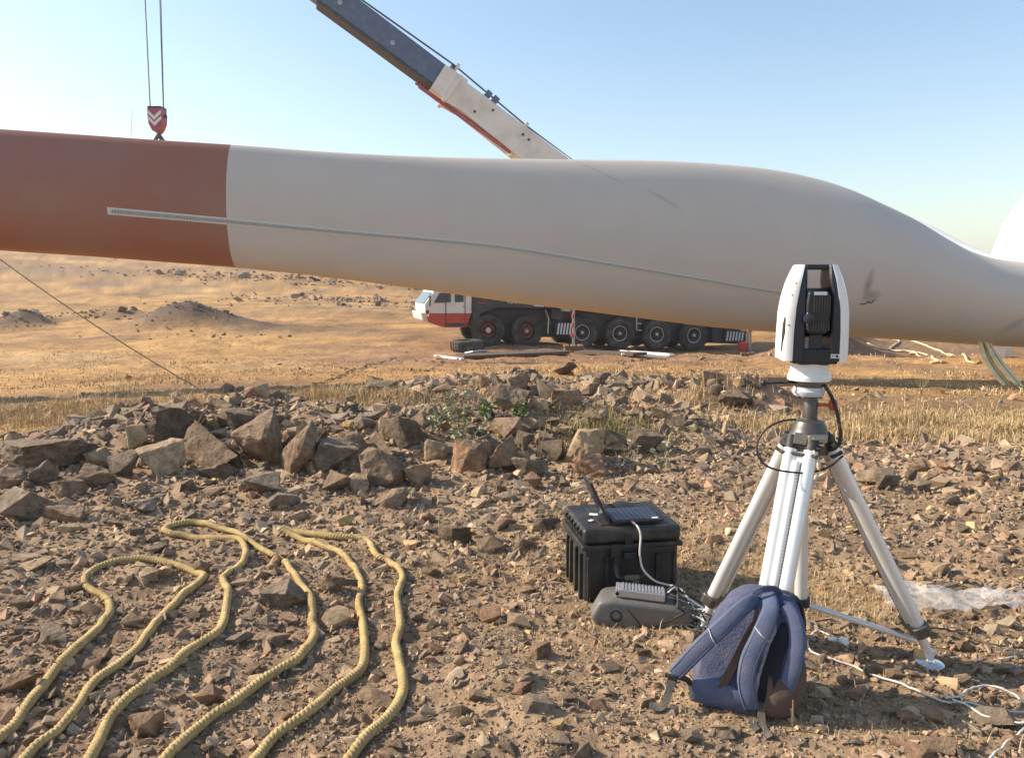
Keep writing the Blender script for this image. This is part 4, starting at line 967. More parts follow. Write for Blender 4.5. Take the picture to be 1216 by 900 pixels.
for fi, ft in enumerate(FOOT):
    dirh = Vector((ft[0]-TC[0], ft[1]-TC[1], 0)); L_ = dirh.length; dirh.normalize(); side = Vector((-dirh.y, dirh.x, 0))
    top = Vector(TC)+dirh*.075; top.z = .945
    foot = Vector(ft); foot.z += .045
    ax = (foot-top); ln = ax.length; ax.normalize()
    # hinge bracket (clevis) on the head
    g = G(); q = Matrix((side, ax.cross(side), ax)).transposed()
    g.box(top-ax*.03, (.06, .05, .05), q); g.box(top+ax*.03, (.15, .05, .014), q); g.box(top-ax*.002, (.15, .03, .012), q); br = g.obj('leg_hinge', M['case_black'], tri, bevel=.008)
    g = G()
    for s_ in (-1, 1): g.lathe(top+side*.041*s_-ax*.045, ax, [(0, .018), (.0, .026), (.085, .026), (.09, .022)], 14)
    g.obj('hinge_barrel', M['case_black'], br, smooth=True, sharp=35)
    g = G(); g.rod(top-side*.088-ax*.02, top+side*.088-ax*.02, .0095, n=10); g.obj('hinge_bolt', M['dark_metal'], br)
    # outer pair of tubes joined by a web, inner tube, clamp, disc foot
    mt = M['alu_white'] if fi == 2 else M['alu']
    o_end = top+ax*(ln*.86)
    sec_ = []
    g = G(); tr = .0275; sp_ = .04
    for s_ in (-1, 1): g.rod(top+side*sp_*s_+ax*.01, o_end+side*sp_*s_*.92, tr, n=18)
    leg = g.obj('leg', mt, tri, smooth=True, sharp=40)
    g = G(); g.sweep([top+ax*.02, o_end], [(-sp_, -.009), (sp_, -.009), (sp_, .009), (-sp_, .009)], up=dirh); g.obj('leg_web', mt, leg)
    g = G(); nrm = ax.cross(side)
    for s_ in (-1, 1):
        g.sweep([top+ax*.06+nrm*s_*.0175, o_end+nrm*s_*.0175], circ(.0155, 12), up='pt')
    g.obj('inner_tube', M['alu_white'] if fi == 2 else M['alu'], leg, smooth=True, sharp=40)
    g = G()
    for k in range(60):
        pp = top+ax*(.08+(ln*.78)*k/60)
        for s_ in (-1, 1): g.box(pp+nrm*s_*.034+side*.018, (.003, .003, .008), q)
    tag(g.obj('height_scale', M['dark_metal'], leg), kind='stuff')
    g = G(); g.sweep([o_end-ax*.035, o_end+ax*.012], [(a*1.58, b*.95) for a, b in ((-.044, -.036), (.044, -.036), (.05, -.02), (.05, .02), (.044, .036), (-.044, .036), (-.05, .02), (-.05, -.02))], up=dirh)
    g.obj('leg_clamp', M['dark_metal'], leg, bevel=.004)
    g = G(); g.rod(o_end, foot, .02, .018, 14); g.lathe(foot+Vector((0, 0, -.01)), (0, 0, 1), [(-.03, .012), (.02, .014), (.035, .02)], 12); g.obj('leg_tip', M['alu'], leg, smooth=True, sharp=40)
    g = G(); g.lathe((ft[0], ft[1], ft[2]+.004), (0.02, -.05, 1), [(0, .052), (.004, .056), (.012, .055), (.016, .045), (.022, .02), (.03, .016)], 32); g.obj('foot_disc', M['chrome'], leg, smooth=True, sharp=30)
g = G(); cb = gy(951, 714, 3.06); g.rod((TC[0]-.01, TC[1]+.03, .9), cb, .026, n=20); colm = g.obj('centre_column', M['alu'], tri, smooth=True, sharp=40)
g = G(); g.rod(Vector(cb)+Vector((0, 0, .02)), Vector(cb)-Vector((0, 0, .015)), .036, n=20); g.obj('column_collar', M['black_plastic'], colm, smooth=True, sharp=40)
for ft in FOOT:
    e_ = Vector(cb)+(Vector(ft)-Vector(cb))*.88; e_.z = ft[2]+.11
    g = G(); g.rod(Vector(cb)-Vector((0, 0, .005)), e_, .0125, n=12); g.obj('spreader_brace', M['alu'], tri, smooth=True, sharp=40)

# ------------------------------------------------------------------ laser tracker on the tripod
zt = 1.148
trk = thing('laser_tracker', (TC[0], TC[1], zt), 'white and black laser tracker with open top handle mounted on the tripod', 'laser tracker')
TM = Matrix.Translation((TC[0]-.012, TC[1], zt)) @ Matrix.Rotation(R(-9), 4, 'Z')
zb = .146                                                # body starts above the round base
g = G(TM); g.lathe((0, 0, 0), (0, 0, 1), [(-.002, .05), (0, .056), (.012, .063), (.02, .064), (.022, .058), (.034, .056), (.036, .05), (.055, .05)], 36); g.obj('lower_base', M['tracker_grey'], trk, smooth=True, sharp=30)
g = G(TM); g.lathe((0, 0, .038), (0, 0, 1), [(0, .058), (.012, .06), (.024, .056)], 36); g.obj('base_collar', M['dark_metal'], trk, smooth=True, sharp=30)
g = G(TM)
pr_ = [(0, .077), (.003, .083), (.018, .084), (.03, .078)]
for k in range(6): pr_ += [(.032+k*.0085, .0735), (.037+k*.0085, .0735), (.0375+k*.0085, .071), (.040+k*.0085, .071)]
g.lathe((0, 0, .06), (0, 0, 1), pr_+[(.088, .073)], 44); g.obj('round_base', M['tracker_white'], trk, smooth=True, sharp=30)
g = G(TM); g.rod((-.05, -.01, .052), (-.172, -.05, .052), .0055, n=10); cr_ = g.obj('crank_rod', M['black_plastic'], trk, smooth=True)
g = G(TM); g.lathe((-.182, -.053, .052), (.95, .31, 0), [(-.012, .004), (-.009, .011), (0, .0135), (.009, .011), (.014, .006)], 14); g.obj('crank_ball', M['black_plastic'], cr_, smooth=True)
HT = .372
def hw(z):                                  # outer half width of the body
    return float(np.interp(z/HT, [0, .12, .3, .5, .65, .8, .92, 1.0], [.121, .1215, .1205, .118, .111, .098, .083, .069]))
def hi(z):                                  # inner edge of the white side shells
    return float(np.interp(z/HT, [0, .3, .55, .8, 1.0], [.087, .086, .081, .067, .05]))
def shell(sg, name):
    g = G(TM); n = 18; vs = []; prof = []
    for i in range(n+1):
        z = HT*i/n; a, b = hi(z)*sg, hw(z)*sg; dp = .098*float(np.interp(z/HT, [0, .5, .85, 1], [1, 1, .9, .72]))
        rr = min(.018, abs(b-a)*.7)
        ring = [(a, -dp), (b-rr*sg, -dp), (b-rr*.3*sg, -dp+rr*.35), (b, -dp+rr), (b, dp-rr), (b-rr*.3*sg, dp-rr*.35), (b-rr*sg, dp), (a, dp)]
        prof.append([(x_, y_, zb+z) for x_, y_ in ring])
    k = len(prof[0])
    g.add([p for r_ in prof for p in r_], [(i*k+j, i*k+(j+1) % k, (i+1)*k+(j+1) % k, (i+1)*k+j) for i in range(n) for j in range(k)]+[list(range(k))[::-1], list(range(n*k, n*k+k))])
    return g.obj(name, M['tracker_white'] if sg < 0 else M['tracker_white'], trk, smooth=True, sharp=32)
shl = shell(-1, 'side_cover'); shr = shell(1, 'side_cover')
for z_, x_ in ((.30, .078), (.14, .098), (.255, .09)):
    g = G(TM); g.lathe((-x_-.008, -.0985, zb+z_), (0, -1, 0), [(-.002, .003), (.0012, .003)], 10); g.obj('cover_screw', M['dark_metal'], shl)
g = G(TM); g.prism([(-.1185, -.085, zb+.175), (-.1225, -.07, zb+.14), (-.1235, -.06, zb+.03), (-.121, -.075, zb+.05), (-.118, -.088, zb+.11)], (-.002, -.001, 0)); g.obj('side_vent', M['black_plastic'], shl)
g = G(TM)
def ribbon(fn_a, fn_b, z0, z1, y0, y1, n=10, dpf=None):
    pa = [(fn_a(z0+(z1-z0)*i/n), zb+z0+(z1-z0)*i/n) for i in range(n+1)]; pb = [(fn_b(z0+(z1-z0)*i/n), zb+z0+(z1-z0)*i/n) for i in range(n+1)]
    for i in range(n):
        t = (z0+(z1-z0)*(i+.5)/n)/HT; dp = float(np.interp(t, [0, .5, .85, 1], [1, 1, .9, .74]))
        g.prism([(pa[i][0], y0*dp, pa[i][1]), (pb[i][0], y0*dp, pb[i][1]), (pb[i+1][0], y0*dp, pb[i+1][1]), (pa[i+1][0], y0*dp, pa[i+1][1])], (0, (y1-y0)*dp, 0))
def loft_arm(sg, x_in):
    g = G(TM); n = 16; rows = []
    for i in range(n+1):
        z = HT*i/n; dp = .094*float(np.interp(z/HT, [0, .5, .85, 1], [1, 1, .9, .72])); a = x_in(z)*sg; b = (hi(z)+.002)*sg
        rows.append([(a, -dp+.006, zb+z), (a+.006*sg, -dp, zb+z), (b, -dp, zb+z), (b, dp, zb+z), (a, dp, zb+z)])
    k = 5; g.add([p for r_ in rows for p in r_], [(i*k+j, i*k+(j+1) % k, (i+1)*k+(j+1) % k, (i+1)*k+j) for i in range(n) for j in range(k)]+[list(range(k))[::-1], list(range(n*k, n*k+k))])
    return g.obj('yoke_arm', M['navy_black'], trk, smooth=True, sharp=30)
loft_arm(-1, lambda z: float(np.interp(z/HT, [0, .7, .83, 1], [.042, .042, .041, .041])))
loft_arm(1, lambda z: float(np.interp(z/HT, [0, .7, .83, 1], [.052, .052, .042, .04])))
g = G(TM); g.box((0, 0, zb+.018), (.168, .18, .06)); g.box((0, .0, zb-.008), (.12, .15, .02)); g.obj('yoke_base', M['black_plastic'], trk, bevel=.008)
g = G(TM); g.box((0, 0, zb+HT-.009), (.086, .10, .02)); g.obj('handle_bar', M['navy_black'], trk, bevel=.005)
g = G(TM)
poly = [(-.04, zb+.27), (-.045, zb+.22), (-.043, zb+.12), (-.03, zb+.105), (.03, zb+.105), (.043, zb+.12), (.045, zb+.22), (.038, zb+.268), (-.03, zb+.272)]
g.prism([(a, -.105, b) for a, b in poly], (0, .17, 0)); hd = g.obj('rotating_head', M['black_plastic'], trk, bevel=.01, segs=3)
g = G(TM); g.lathe((-.0, -.0, zb+.185), (1, 0, 0), [(-.048, .09), (-.044, .097), (.044, .097), (.048, .09)], 48); g.obj('head_drum', M['black_plastic'], hd, smooth=True, sharp=30)
g = G(TM)
for k in range(7): g.box((-.018+.0095*k, -.1065, zb+.222), (.0032, .004, .062)); g.box((-.018+.0095*k, -.1065, zb+.135), (.0032, .004, .03))
tag(g.obj('head_rib', M['dark_metal'], hd), kind='stuff')
g = G(TM); g.box((.004, -.106, zb+.262), (.046, .003, .013)); g.obj('head_label', M['sticker'], hd)
g = G(TM); g.lathe((-.036, -.115, zb+.165), (-.25, -1, 0), [(-.01, .021), (.004, .021), (.006, .017)], 24); ap = g.obj('aperture', M['navy_black'], hd, smooth=True, sharp=30)
g = G(TM); g.box((-.043, -.1135, zb+.165), (.006, .008, .045), Quaternion((0, 0, 1), R(20)).to_matrix()); g.obj('aperture_glint', M['chrome'], ap, bevel=.002)
g = G(TM); g.box((.071, -.0945, zb+.021), (.031, .003, .016)); lb = g.obj('small_label', M['sticker'], trk)
g = G(TM); g.box((.0775, -.0965, zb+.021), (.009, .0012, .009)); g.box((.064, -.0965, zb+.021), (.010, .0012, .003)); g.obj('label_mark', M['navy_black'], lb)
g = G(TM); g.box((.0, -.078, zb+.075), (.05, .01, .06)); g.obj('recess_panel', M['navy_black'], trk, bevel=.01)

# tracker and tripod cables
def pth(pts, Y, step=.02): return spline([gy(a, b, c if c else Y) for a, b, c in [(*q, None)[:3] for q in pts]], step)
g = G(); g.tube(pth([(979, 457), (987, 470), (993, 486), (997, 505), (998, 522), (994, 534)], 2.97), .0075, 8); tag(g.obj('cable', M['cable_black'], smooth=True), 'thick black cable dropping from the tracker base down the right of the tripod head', 'cable')
g = G(); g.tube(pth([(945, 498), (928, 500), (910, 509), (900, 524), (900, 540), (912, 554), (935, 560), (962, 561), (985, 554), (1001, 541)], 2.9), .0042, 8); tag(g.obj('cable', M['cable_black'], smooth=True), 'looped black cable circling in front of the tripod legs', 'cable')
g = G(); g.tube(pth([(966, 535), (973, 548), (972, 562), (966, 575), (962, 590)], 2.9), .004, 6); tag(g.obj('cable', M['cable_white'], smooth=True), 'short pale cable hanging along the front tripod leg', 'cable')

# ------------------------------------------------------------------ black equipment case
fl = clampg([.355, 3.64, 0]); fl[2] = H(.6, 3.8)+.0
cex = Vector((.985, .16, 0)).normalized(); cey = Vector((-.2, .98, 0)).normalized()
cey = Vector((-cex.y, cex.x, 0))
KM = Matrix(((cex.x, cey.x, 0, fl[0]), (cex.y, cey.y, 0, fl[1]), (0, 0, 1, fl[2]-.005), (0, 0, 0, 1)))
case = thing('equipment_case', tuple(fl), 'large rugged black equipment case with closed lid standing on the rubble left of the tripod', 'equipment case')
CW, CD, CH, CL = .515, .44, .30, .385
g = G(KM); g.prism([(.012, .012, 0), (CW-.012, .012, 0), (CW-.012, CD-.012, 0), (.012, CD-.012, 0)], (0, 0, CH-.02)); body = g.obj('case_body', M['case_black'], case, bevel=.018, segs=3)
g = G(KM); g.box((CW/2, CD/2, CH-.012), (CW+.012, CD+.012, .026)); g.obj('case_rim', M['case_black'], case, bevel=.007)
g = G(KM); g.prism([(-.0, -.0, CH+.003), (CW, 0, CH+.003), (CW, CD, CH+.003), (0, CD, CH+.003)], (0, 0, CL-CH-.003)); lid = g.obj('case_lid', M['case_black'], case, bevel=.024, segs=4)
g = G(KM)
for s_ in (.03, .115, .36, .445): g.box((CW*s_/.475, .006, .12), (.018, .016, .24))
g.obj('case_rib', M['case_black'], body, bevel=.004)
for yy in (.06, .16, .27, .345):
    g = G(KM); g.box((.004, yy, .125), (.018, .022, .24)); g.obj('side_rib', M['case_black'], body, bevel=.004)
for k in range(6):
    g = G(KM); g.box((.012, .04+k*.06, CL-.035), (.04, .018, .055), Quaternion((0, 1, 0), R(-18)).to_matrix()); g.obj('lid_rib', M['case_black'], lid, bevel=.004)
g = G(KM); g.box((.25, .2, CL+.003), (.30, .30, .008)); g.obj('lid_panel', M['case_black'], lid, bevel=.003)
for xx in (.165, .31):
    g = G(KM); g.box((xx, -.018, .205), (.028, .022, .07)); g.box((xx, -.006, .27), (.05, .02, .07)); g.obj('latch', M['case_black'], case, bevel=.005)
g = G(KM); g.tube([(.165, -.022, .205), (.165, -.04, .165), (.17, -.048, .15), (.18, -.052, .145), (.295, -.052, .145), (.305, -.048, .15), (.31, -.04, .165), (.31, -.022, .205)], .0105, 10); g.obj('case_handle', M['case_black'], case, smooth=True)
g = G(KM); g.box((.237, -.058, .147), (.075, .02, .024)); g.obj('handle_grip', M['grey_plastic'], case, bevel=.006)
g = G(KM); g.box((.237, -.012, .245), (.06, .02, .035)); g.obj('centre_hasp', M['black_plastic'], case, bevel=.005)
g = G(KM); g.box((.237, .003, .325), (.045, .012, .055)); g.obj('lid_notch', M['black_plastic'], lid, bevel=.004)
for k in range(3):
    g = G(KM); g.box((.222+k*.015, -.004, .325), (.005, .008, .05)); g.obj('notch_rib', M['case_black'], lid, bevel=.001)
g = G(KM); g.box((.272, -.002, .09), (.035, .026, .06)); g.obj('base_tab', M['grey_plastic'], body, bevel=.003)
g = G(KM); g.box((.11, .215, CL+.0085), (.045, .035, .001), Quaternion((0, 0, 1), R(-20)).to_matrix()); g.box((.07, .12, CL+.0085), (.03, .02, .001), Quaternion((0, 0, 1), R(40)).to_matrix()); g.obj('lid_sticker', M['sticker'], lid)
# folding solar charger on the lid
SP_ = thing('solar_charger', tuple(KM @ Vector((.3, .15, CL))), 'folding solar panel charger open on top of the black case', 'solar charger')
def panel(name, o, u, v, w_, h_, nu, nv, mat=M['solar']):
    o, u, v = Vector(o), Vector(u).normalized(), Vector(v).normalized(); n_ = u.cross(v).normalized()
    g = G(KM); g.prism([o, o+u*w_, o+u*w_+v*h_, o+v*h_], n_*.012); f_ = g.obj(name, M['black_plastic'], SP_, bevel=.004)
    cw, chh = (w_-.03)/nu, (h_-.03)/nv
    for i in range(nu):
        for j in range(nv):
            a = o+u*(.015+cw*i+.0012)+v*(.015+chh*j+.0012)+n_*.0122
            g = G(KM); g.prism([a, a+u*(cw-.0024), a+u*(cw-.0024)+v*(chh-.0024), a+v*(chh-.0024)], n_*.0015); g.obj('cell', mat, f_)
    return f_
pf = panel('flat_panel', (.165, .035, CL+.012), (1, 0, .0), (0, 1, .02), .265, .22, 9, 2)
g = G(KM); g.box((.39, .055, CL+.0275), (.03, .02, .001)); g.obj('panel_label', M['sticker'], pf)
pu = panel('upright_panel', (.155, .04, CL+.012), (-.42, .06, .91), (-.03, 1, .05), .235, .16, 5, 2)
for o_, r_ in (((.30, .31, CL+.006), .05),):
    g = G(KM); g.lathe(o_, (0, 0, 1), [(0, r_), (.006, r_+.008), (.02, r_+.008), (.026, r_-.006), (.03, .01)], 28); tag(g.obj('round_lid', M['black_plastic'], smooth=True, sharp=35), 'round black cap lying at the back of the black case lid', 'cap')
g = G(KM)
for k in range(3):
    g.tube([(.2+.045*math.cos(a)+.01*k, .29+.03*math.sin(a*1.0+k), CL+.013+.006*k+.004*math.sin(3*a)) for a in np.linspace(0, 6.1, 26)], .004, 6)
tag(g.obj('coiled_cord', M['cable_black'], smooth=True), 'thin black cord coiled behind the solar panels on the case', 'cord')
g = G(KM); g.box((.262, .026, CL+.02), (.016, .018, .012)); rp = g.obj('red_plug', M['red_plug'], bevel=.003)
tag(rp, 'small red plug at the front edge of the flat solar panel', 'plug')
g = G(KM); g.tube(spline([(.262, .018, CL+.02), (.272, -.03, CL+.01), (.28, -.05, CL-.03), (.275, -.056, .27), (.285, -.07, .2), (.315, -.085, .16), (.35, -.1, .135), (.395, -.12, .125), (.44, -.15, .12), (.47, -.19, .095), (.475, -.24, .05)], .012), .0052, 8)
tag(g.obj('white_cable', M['cable_white'], smooth=True), 'white cable running from the red plug down the front of the case', 'cable')
# grey pouch with the silver converter
pc_ = Vector((.615, 3.46, H(.6, 3.45)))
pouch = thing('equipment_pouch', tuple(pc_), 'grey hard equipment pouch lying in front of the black case', 'pouch')
NM = Matrix.Translation(pc_) @ Matrix.Rotation(R(-8), 4, 'Z')
g = G(NM); ol = [(-.235, .035), (-.195, .11), (-.13, .122), (.165, .1), (.225, .07), (.24, .03), (.205, -.012), (-.205, -.012)]
fr = [(x_, -.098, z_) for x_, z_ in ol]; bk_ = [(x_*.93, .095, z_*.95+.004) for x_, z_ in ol]; md_ = [(x_*1.03, -.02, z_*1.06) for x_, z_ in ol]; n = 8
g.add(fr+md_+bk_, [(i+k*n, (i+1) % n+k*n, (i+1) % n+k*n+n, i+k*n+n) for k in (0, 1) for i in range(n)]+[list(range(n))[::-1], list(range(2*n, 3*n))])
pb_ = g.obj('pouch_shell', M['grey_plastic'], pouch, bevel=.02, segs=4, smooth=True, sharp=40)
g = G(NM); g.prism([(.10, -.103, .005), (.235, -.06, .03), (.23, -.03, .095), (.18, -.09, .1)], (.006, .012, .0)); g.obj('pouch_flap', M['grey_plastic'], pouch, bevel=.003)
g = G(NM); g.tube([(-.115, -.088, .12), (-.06, -.1, .08), (-.015, -.1, .03), (0, -.098, .005)], .0035, 6); g.tube([(.22, -.088, .092), (.17, -.1, .07), (.11, -.1, .03), (.06, -.1, .005)], .0035, 6); g.obj('pouch_seam', M['webbing'], pb_, smooth=True)
g = G(NM); g.lathe((-.115, -.094, .05), (0, -1, 0.1), [(-.005, .032), (.006, .03), (.008, .02), (.001, .018)], 20); g.obj('pouch_buckle', M['case_black'], pb_)
conv = thing('power_converter', tuple(NM @ Vector((0, 0, .14))), 'silver ribbed power converter box lying on the grey pouch', 'power converter')
SM = NM @ Matrix.Translation((.0, -.02, .140)) @ Matrix.Rotation(R(4), 4, 'Y')
g = G(SM); g.box((0, 0, 0), (.225, .085, .042)); cb_ = g.obj('converter_body', M['silver'], conv, bevel=.006)
for k in range(13):
    g = G(SM); g.box((-.085+.0155*k, -.0, .022), (.006, .08, .005)); g.obj('cooling_fin', M['silver'], cb_)
for s_ in (-1, 1):
    g = G(SM); g.box((.1145*s_, 0, 0), (.008, .082, .04)); g.obj('end_plate', M['silver'] if s_ < 0 else M['black_plastic'], conv, bevel=.002)
g = G(SM); g.lathe((-.112, -.044, -.002), (0, -1, 0), [(-.002, .009), (.003, .009)], 14); g.obj('socket', M['black_plastic'], conv)
# tangle of cables right of the pouch
rr_ = random.Random(3)
for k in range(11):
    c0 = SM @ Vector((.118, rr_.uniform(-.03, .03), rr_.uniform(-.01, .012))); pts = [c0]
    bx, by_ = .76+rr_.uniform(-.02, .1), 3.36+rr_.uniform(-.08, .12)
    pts.append((c0.x+.05, c0.y+rr_.uniform(-.02, .02), c0.z+rr_.uniform(-.02, .03)))
    for q in range(rr_.randint(3, 5)):
        x_, y_ = bx+rr_.uniform(-.03, .13), by_+rr_.uniform(-.12, .14); pts.append((x_, y_, H(x_, y_)+rr_.uniform(.01, .12)))
    x_, y_ = bx+rr_.uniform(.02, .22), by_-rr_.uniform(.0, .15); pts.append((x_, y_, H(x_, y_)+.01))
    g = G(); g.tube(spline(pts, .015), .0042 if k % 3 else .003, 6)
    pale = k % 4 == 0
    tag(g.obj('cable', M['silver'] if pale else M['cable_black'], smooth=True), ('thin grey' if pale else 'black')+' cable in the tangle between the grey pouch and the backpack', 'cable', 'tangled grey cables by the pouch' if pale else 'tangled black cables by the pouch')

# ------------------------------------------------------------------ blue backpack
# panel frame: u right along the back panel, n out of it towards the viewer, z up
pa = clampg(gy(812, 808, 2.86)); 
yaw = R(-24); pu_ = Vector((math.cos(yaw), math.sin(yaw), 0)); pn = Vector((math.sin(yaw), -math.cos(yaw), 0)); BO = Vector((.885, 2.76, 0)); BO.z = H(BO.x, BO.y)-.01
def bk(u, n_, z): return BO+pu_*u+pn*n_+Vector((0, 0, z))+pu_*(.085*(z/.47)**1.2)-pn*(.07*(z/.47))
pack = thing('backpack', tuple(BO), 'blue backpack with padded shoulder straps leaning on the front tripod leg', 'backpack')
BH = .445
def pw(t): return float(np.interp(t, [0, .06, .25, .5, .75, .9, .97, 1], [.125, .18, .195, .185, .16, .128, .095, .04]))
def pd(t): return float(np.interp(t, [0, .06, .25, .5, .75, .9, .97, 1], [.09, .125, .14, .13, .105, .08, .055, .02]))
g = G(); rows = 44; K = 56
for i in range(rows+1):
    t = i/rows; z = BH*t
    for j in range(K):
        a = 2*math.pi*j/K; c_, s_ = math.cos(a), math.sin(a); e_ = .5
        u = pw(t)*math.copysign(abs(c_)**e_, c_); n_ = pd(t)*math.copysign(abs(s_)**e_, s_)
        wr = .007*float(fbm(u*16+z*9, z*26+s_*3, 91, 3))+.006*float(vn(a*3, z*18, 93))
        n_ = (n_+.0)*(1+wr*6) ; u *= 1+wr*4
        if s_ > .5: n_ = min(n_, pd(t)*.93)
        g.v.append(tuple(bk(u, n_, z)))
g.f = [(i*K+j, i*K+(j+1) % K, (i+1)*K+(j+1) % K, (i+1)*K+j) for i in range(rows) for j in range(K)]+[list(range(K))[::-1], list(range(rows*K, rows*K+K))]
pbody = g.obj('pack_body', M['navy'], pack, smooth=True, sharp=60)
def patch(name, pts, n0, th, mat, parent, bev=.006):
    """flat padded patch lying on the back panel: outline in (u, z)"""
    c = [bk(u, pd(min(z/BH, 1))*.93+n0-.01, z) for u, z in pts]; g = G(); n = len(c)
    cc = sum(c, Vector())/n; th_v = pn*(th+.01)
    inner = [cc+(q-cc)*.86+th_v for q in c]
    g.add([*c, *[q+pn*(th+.01)*.6 for q in c], *inner, cc+th_v*1.04], [(i, (i+1) % n, (i+1) % n+n, i+n) for i in range(n)]+[(i+n, (i+1) % n+n, (i+1) % n+2*n, i+2*n) for i in range(n)]+[(i+2*n, (i+1) % n+2*n, 3*n) for i in range(n)]+[list(range(n))[::-1]])
    return g.obj(name, mat, parent, smooth=True, sharp=60)
patch('back_panel', [(-.155, .05), (-.165, .2), (-.125, .34), (-.06, .42), (.03, .415), (.05, .3), (.07, .15), (.06, .04), (-.02, .02)], 0, .006, M['navy_light'], pack)
patch('lumbar_pad', [(-.17, .02), (-.178, .11), (-.1, .135), (.02, .10), (.075, .06), (.07, .01), (-.02, .0)], .005, .012, M['navy_light'], pack)
patch('mesh_stripe', [(-.085, .10), (-.05, .11), (.012, .36), (-.008, .40), (-.04, .3)], .008, .012, M['brown'], pack)
patch('shaded_hollow', [(.066, .07), (.055, .17), (.06, .28), (.078, .36), (.10, .365), (.116, .32), (.116, .22), (.112, .12), (.095, .06)], .006, .012, M['zip_hollow'], pack)  # dark hollow beside the strap, its shade coloured in as a black patch
# straps: wide padded ribbons
def strap(name, pts, wd, th, mat, parent, pipe=None):
    P = spline([bk(u, pd(min(z/BH, 1))*.93+n_, z) for u, n_, z in pts], .012); g = G()
    ups = [pn+Vector((0, 0, .15))]*len(P)
    sec = [(-wd, 0), (-wd*.92, th*.6), (-wd*.6, th), (0, th*1.1), (wd*.6, th), (wd*.92, th*.6), (wd, 0), (wd*.9, -th*.4), (-wd*.9, -th*.4)]
    m_ = len(P); tp = [1-.18*abs(2*i/m_-1)**3 for i in range(m_)]
    g.sweep(P, sec, up=ups, taper=tp); s_ = g.obj(name, mat, parent, smooth=True, sharp=60)
    g = G()
    for sgn in (-1, 1):
        Q = []
        for i, p in enumerate(P):
            t_ = (P[min(i+1, m_-1)]-P[max(i-1, 0)]) if False else (Vector(P[min(i+1, m_-1)])-Vector(P[max(i-1, 0)])).normalized()
            sd_ = t_.cross(ups[0]).normalized(); Q.append(Vector(p)+sd_*wd*.72*sgn*tp[i]+pn*th*.93)
        g.tube(Q, .0016, 5)
    g.obj('strap_stitching', M['navy'], s_)
    return s_, P
s1, P1 = strap('shoulder_strap', [(-.03, .0, .42), (-.065, .03, .40), (-.12, .05, .33), (-.18, .055, .245), (-.225, .045, .165), (-.247, .02, .125)], .031, .012, M['navy_light'], pack)
s2, P2 = strap('shoulder_strap', [(.01, .0, .435), (.03, .028, .40), (.02, .04, .32), (.005, .038, .24), (.01, .03, .16), (.03, .024, .10), (.05, .018, .055)], .033, .013, M['navy_light'], pack)
for P, k_, s_ in ((P1, .5, s1), (P2, .38, s2)):
    i = int(len(P)*k_); c = Vector(P[i]); t_ = (Vector(P[i+1])-Vector(P[i-1])).normalized(); sd_ = t_.cross(pn).normalized()
    g = G(); g.tube([c+sd_*.031+pn*.008-t_*.012, c+pn*.0175, c-sd_*.031+pn*.008+t_*.012], .0025, 6); g.obj('reflective_piping', M['reflective'], s_)
g = G(); g.sweep(spline([bk(-.045, pd(.97)+.01, .43), bk(-.02, pd(.97)+.02, .462), bk(.02, pd(.97)+.0, .466), bk(.05, pd(.97)-.02, .44)], .01), [(-.011, -.004), (.011, -.004), (.011, .004), (-.011, .004)], up=pn); g.obj('grab_loop', M['navy'], pack, smooth=True, sharp=50)
g = G(); g.sweep(spline([bk(.07, pd(.93)+.012, .418), bk(.118, pd(.85)+.01, .375), bk(.148, pd(.7)+.004, .305), bk(.155, pd(.5)-.004, .23), bk(.15, pd(.35)-.008, .16), bk(.146, pd(.2)-.022, .10)], .01), [(-.03, -.02), (-.03, -.002), (-.02, .005), (.02, .004), (.03, -.004), (.03, -.02)], up=pn); g.obj('edge_padding', M['navy_light'], pack, smooth=True, sharp=60)
# webbing straps and buckles
def web(name, pts, wd=.011, mat=M['webbing']):
    g = G(); g.sweep(spline(pts, .012), [(-wd, -.0018), (wd, -.0018), (wd, .0018), (-wd, .0018)], up=pn*.7+Vector((0, 0, .6))); return g.obj(name, mat, pack)
e1 = Vector(P1[-1]); e2 = Vector(P2[-1])
gl = lambda x_, y_, l_=.012: Vector((x_, y_, H(x_, y_)+l_))
web('webbing_strap', [e1, e1+Vector((-.02, -.03, -.03)), gl(e1.x-.05, e1.y-.05, .03), gl(e1.x-.1, e1.y-.03, .02)], .014)
web('webbing_strap', [e1+Vector((.01, 0, -.01)), bk(-.19, .1, .08), bk(-.16, .13, .03)])
web('webbing_strap', [e2, bk(.055, .14, .03), bk(.07, .17, .01), bk(.085, .19, .006)], .012)
web('webbing_strap', [bk(.075, .13, .10), bk(.085, .145, .05), bk(.10, .165, .01), gl(bk(.13, .22, 0).x, bk(.13, .22, 0).y)], .014)
for c in (e1+Vector((-.012, -.016, -.012)), e2+pn*.006+Vector((0, 0, -.012))):
    g = G(); q = Quaternion((0, 0, 1), yaw).to_matrix(); g.box(c, (.036, .012, .03), q); g.box(c-Vector((0, 0, .02)), (.028, .01, .014), q); g.obj('buckle', M['black_plastic'], pack, bevel=.003)
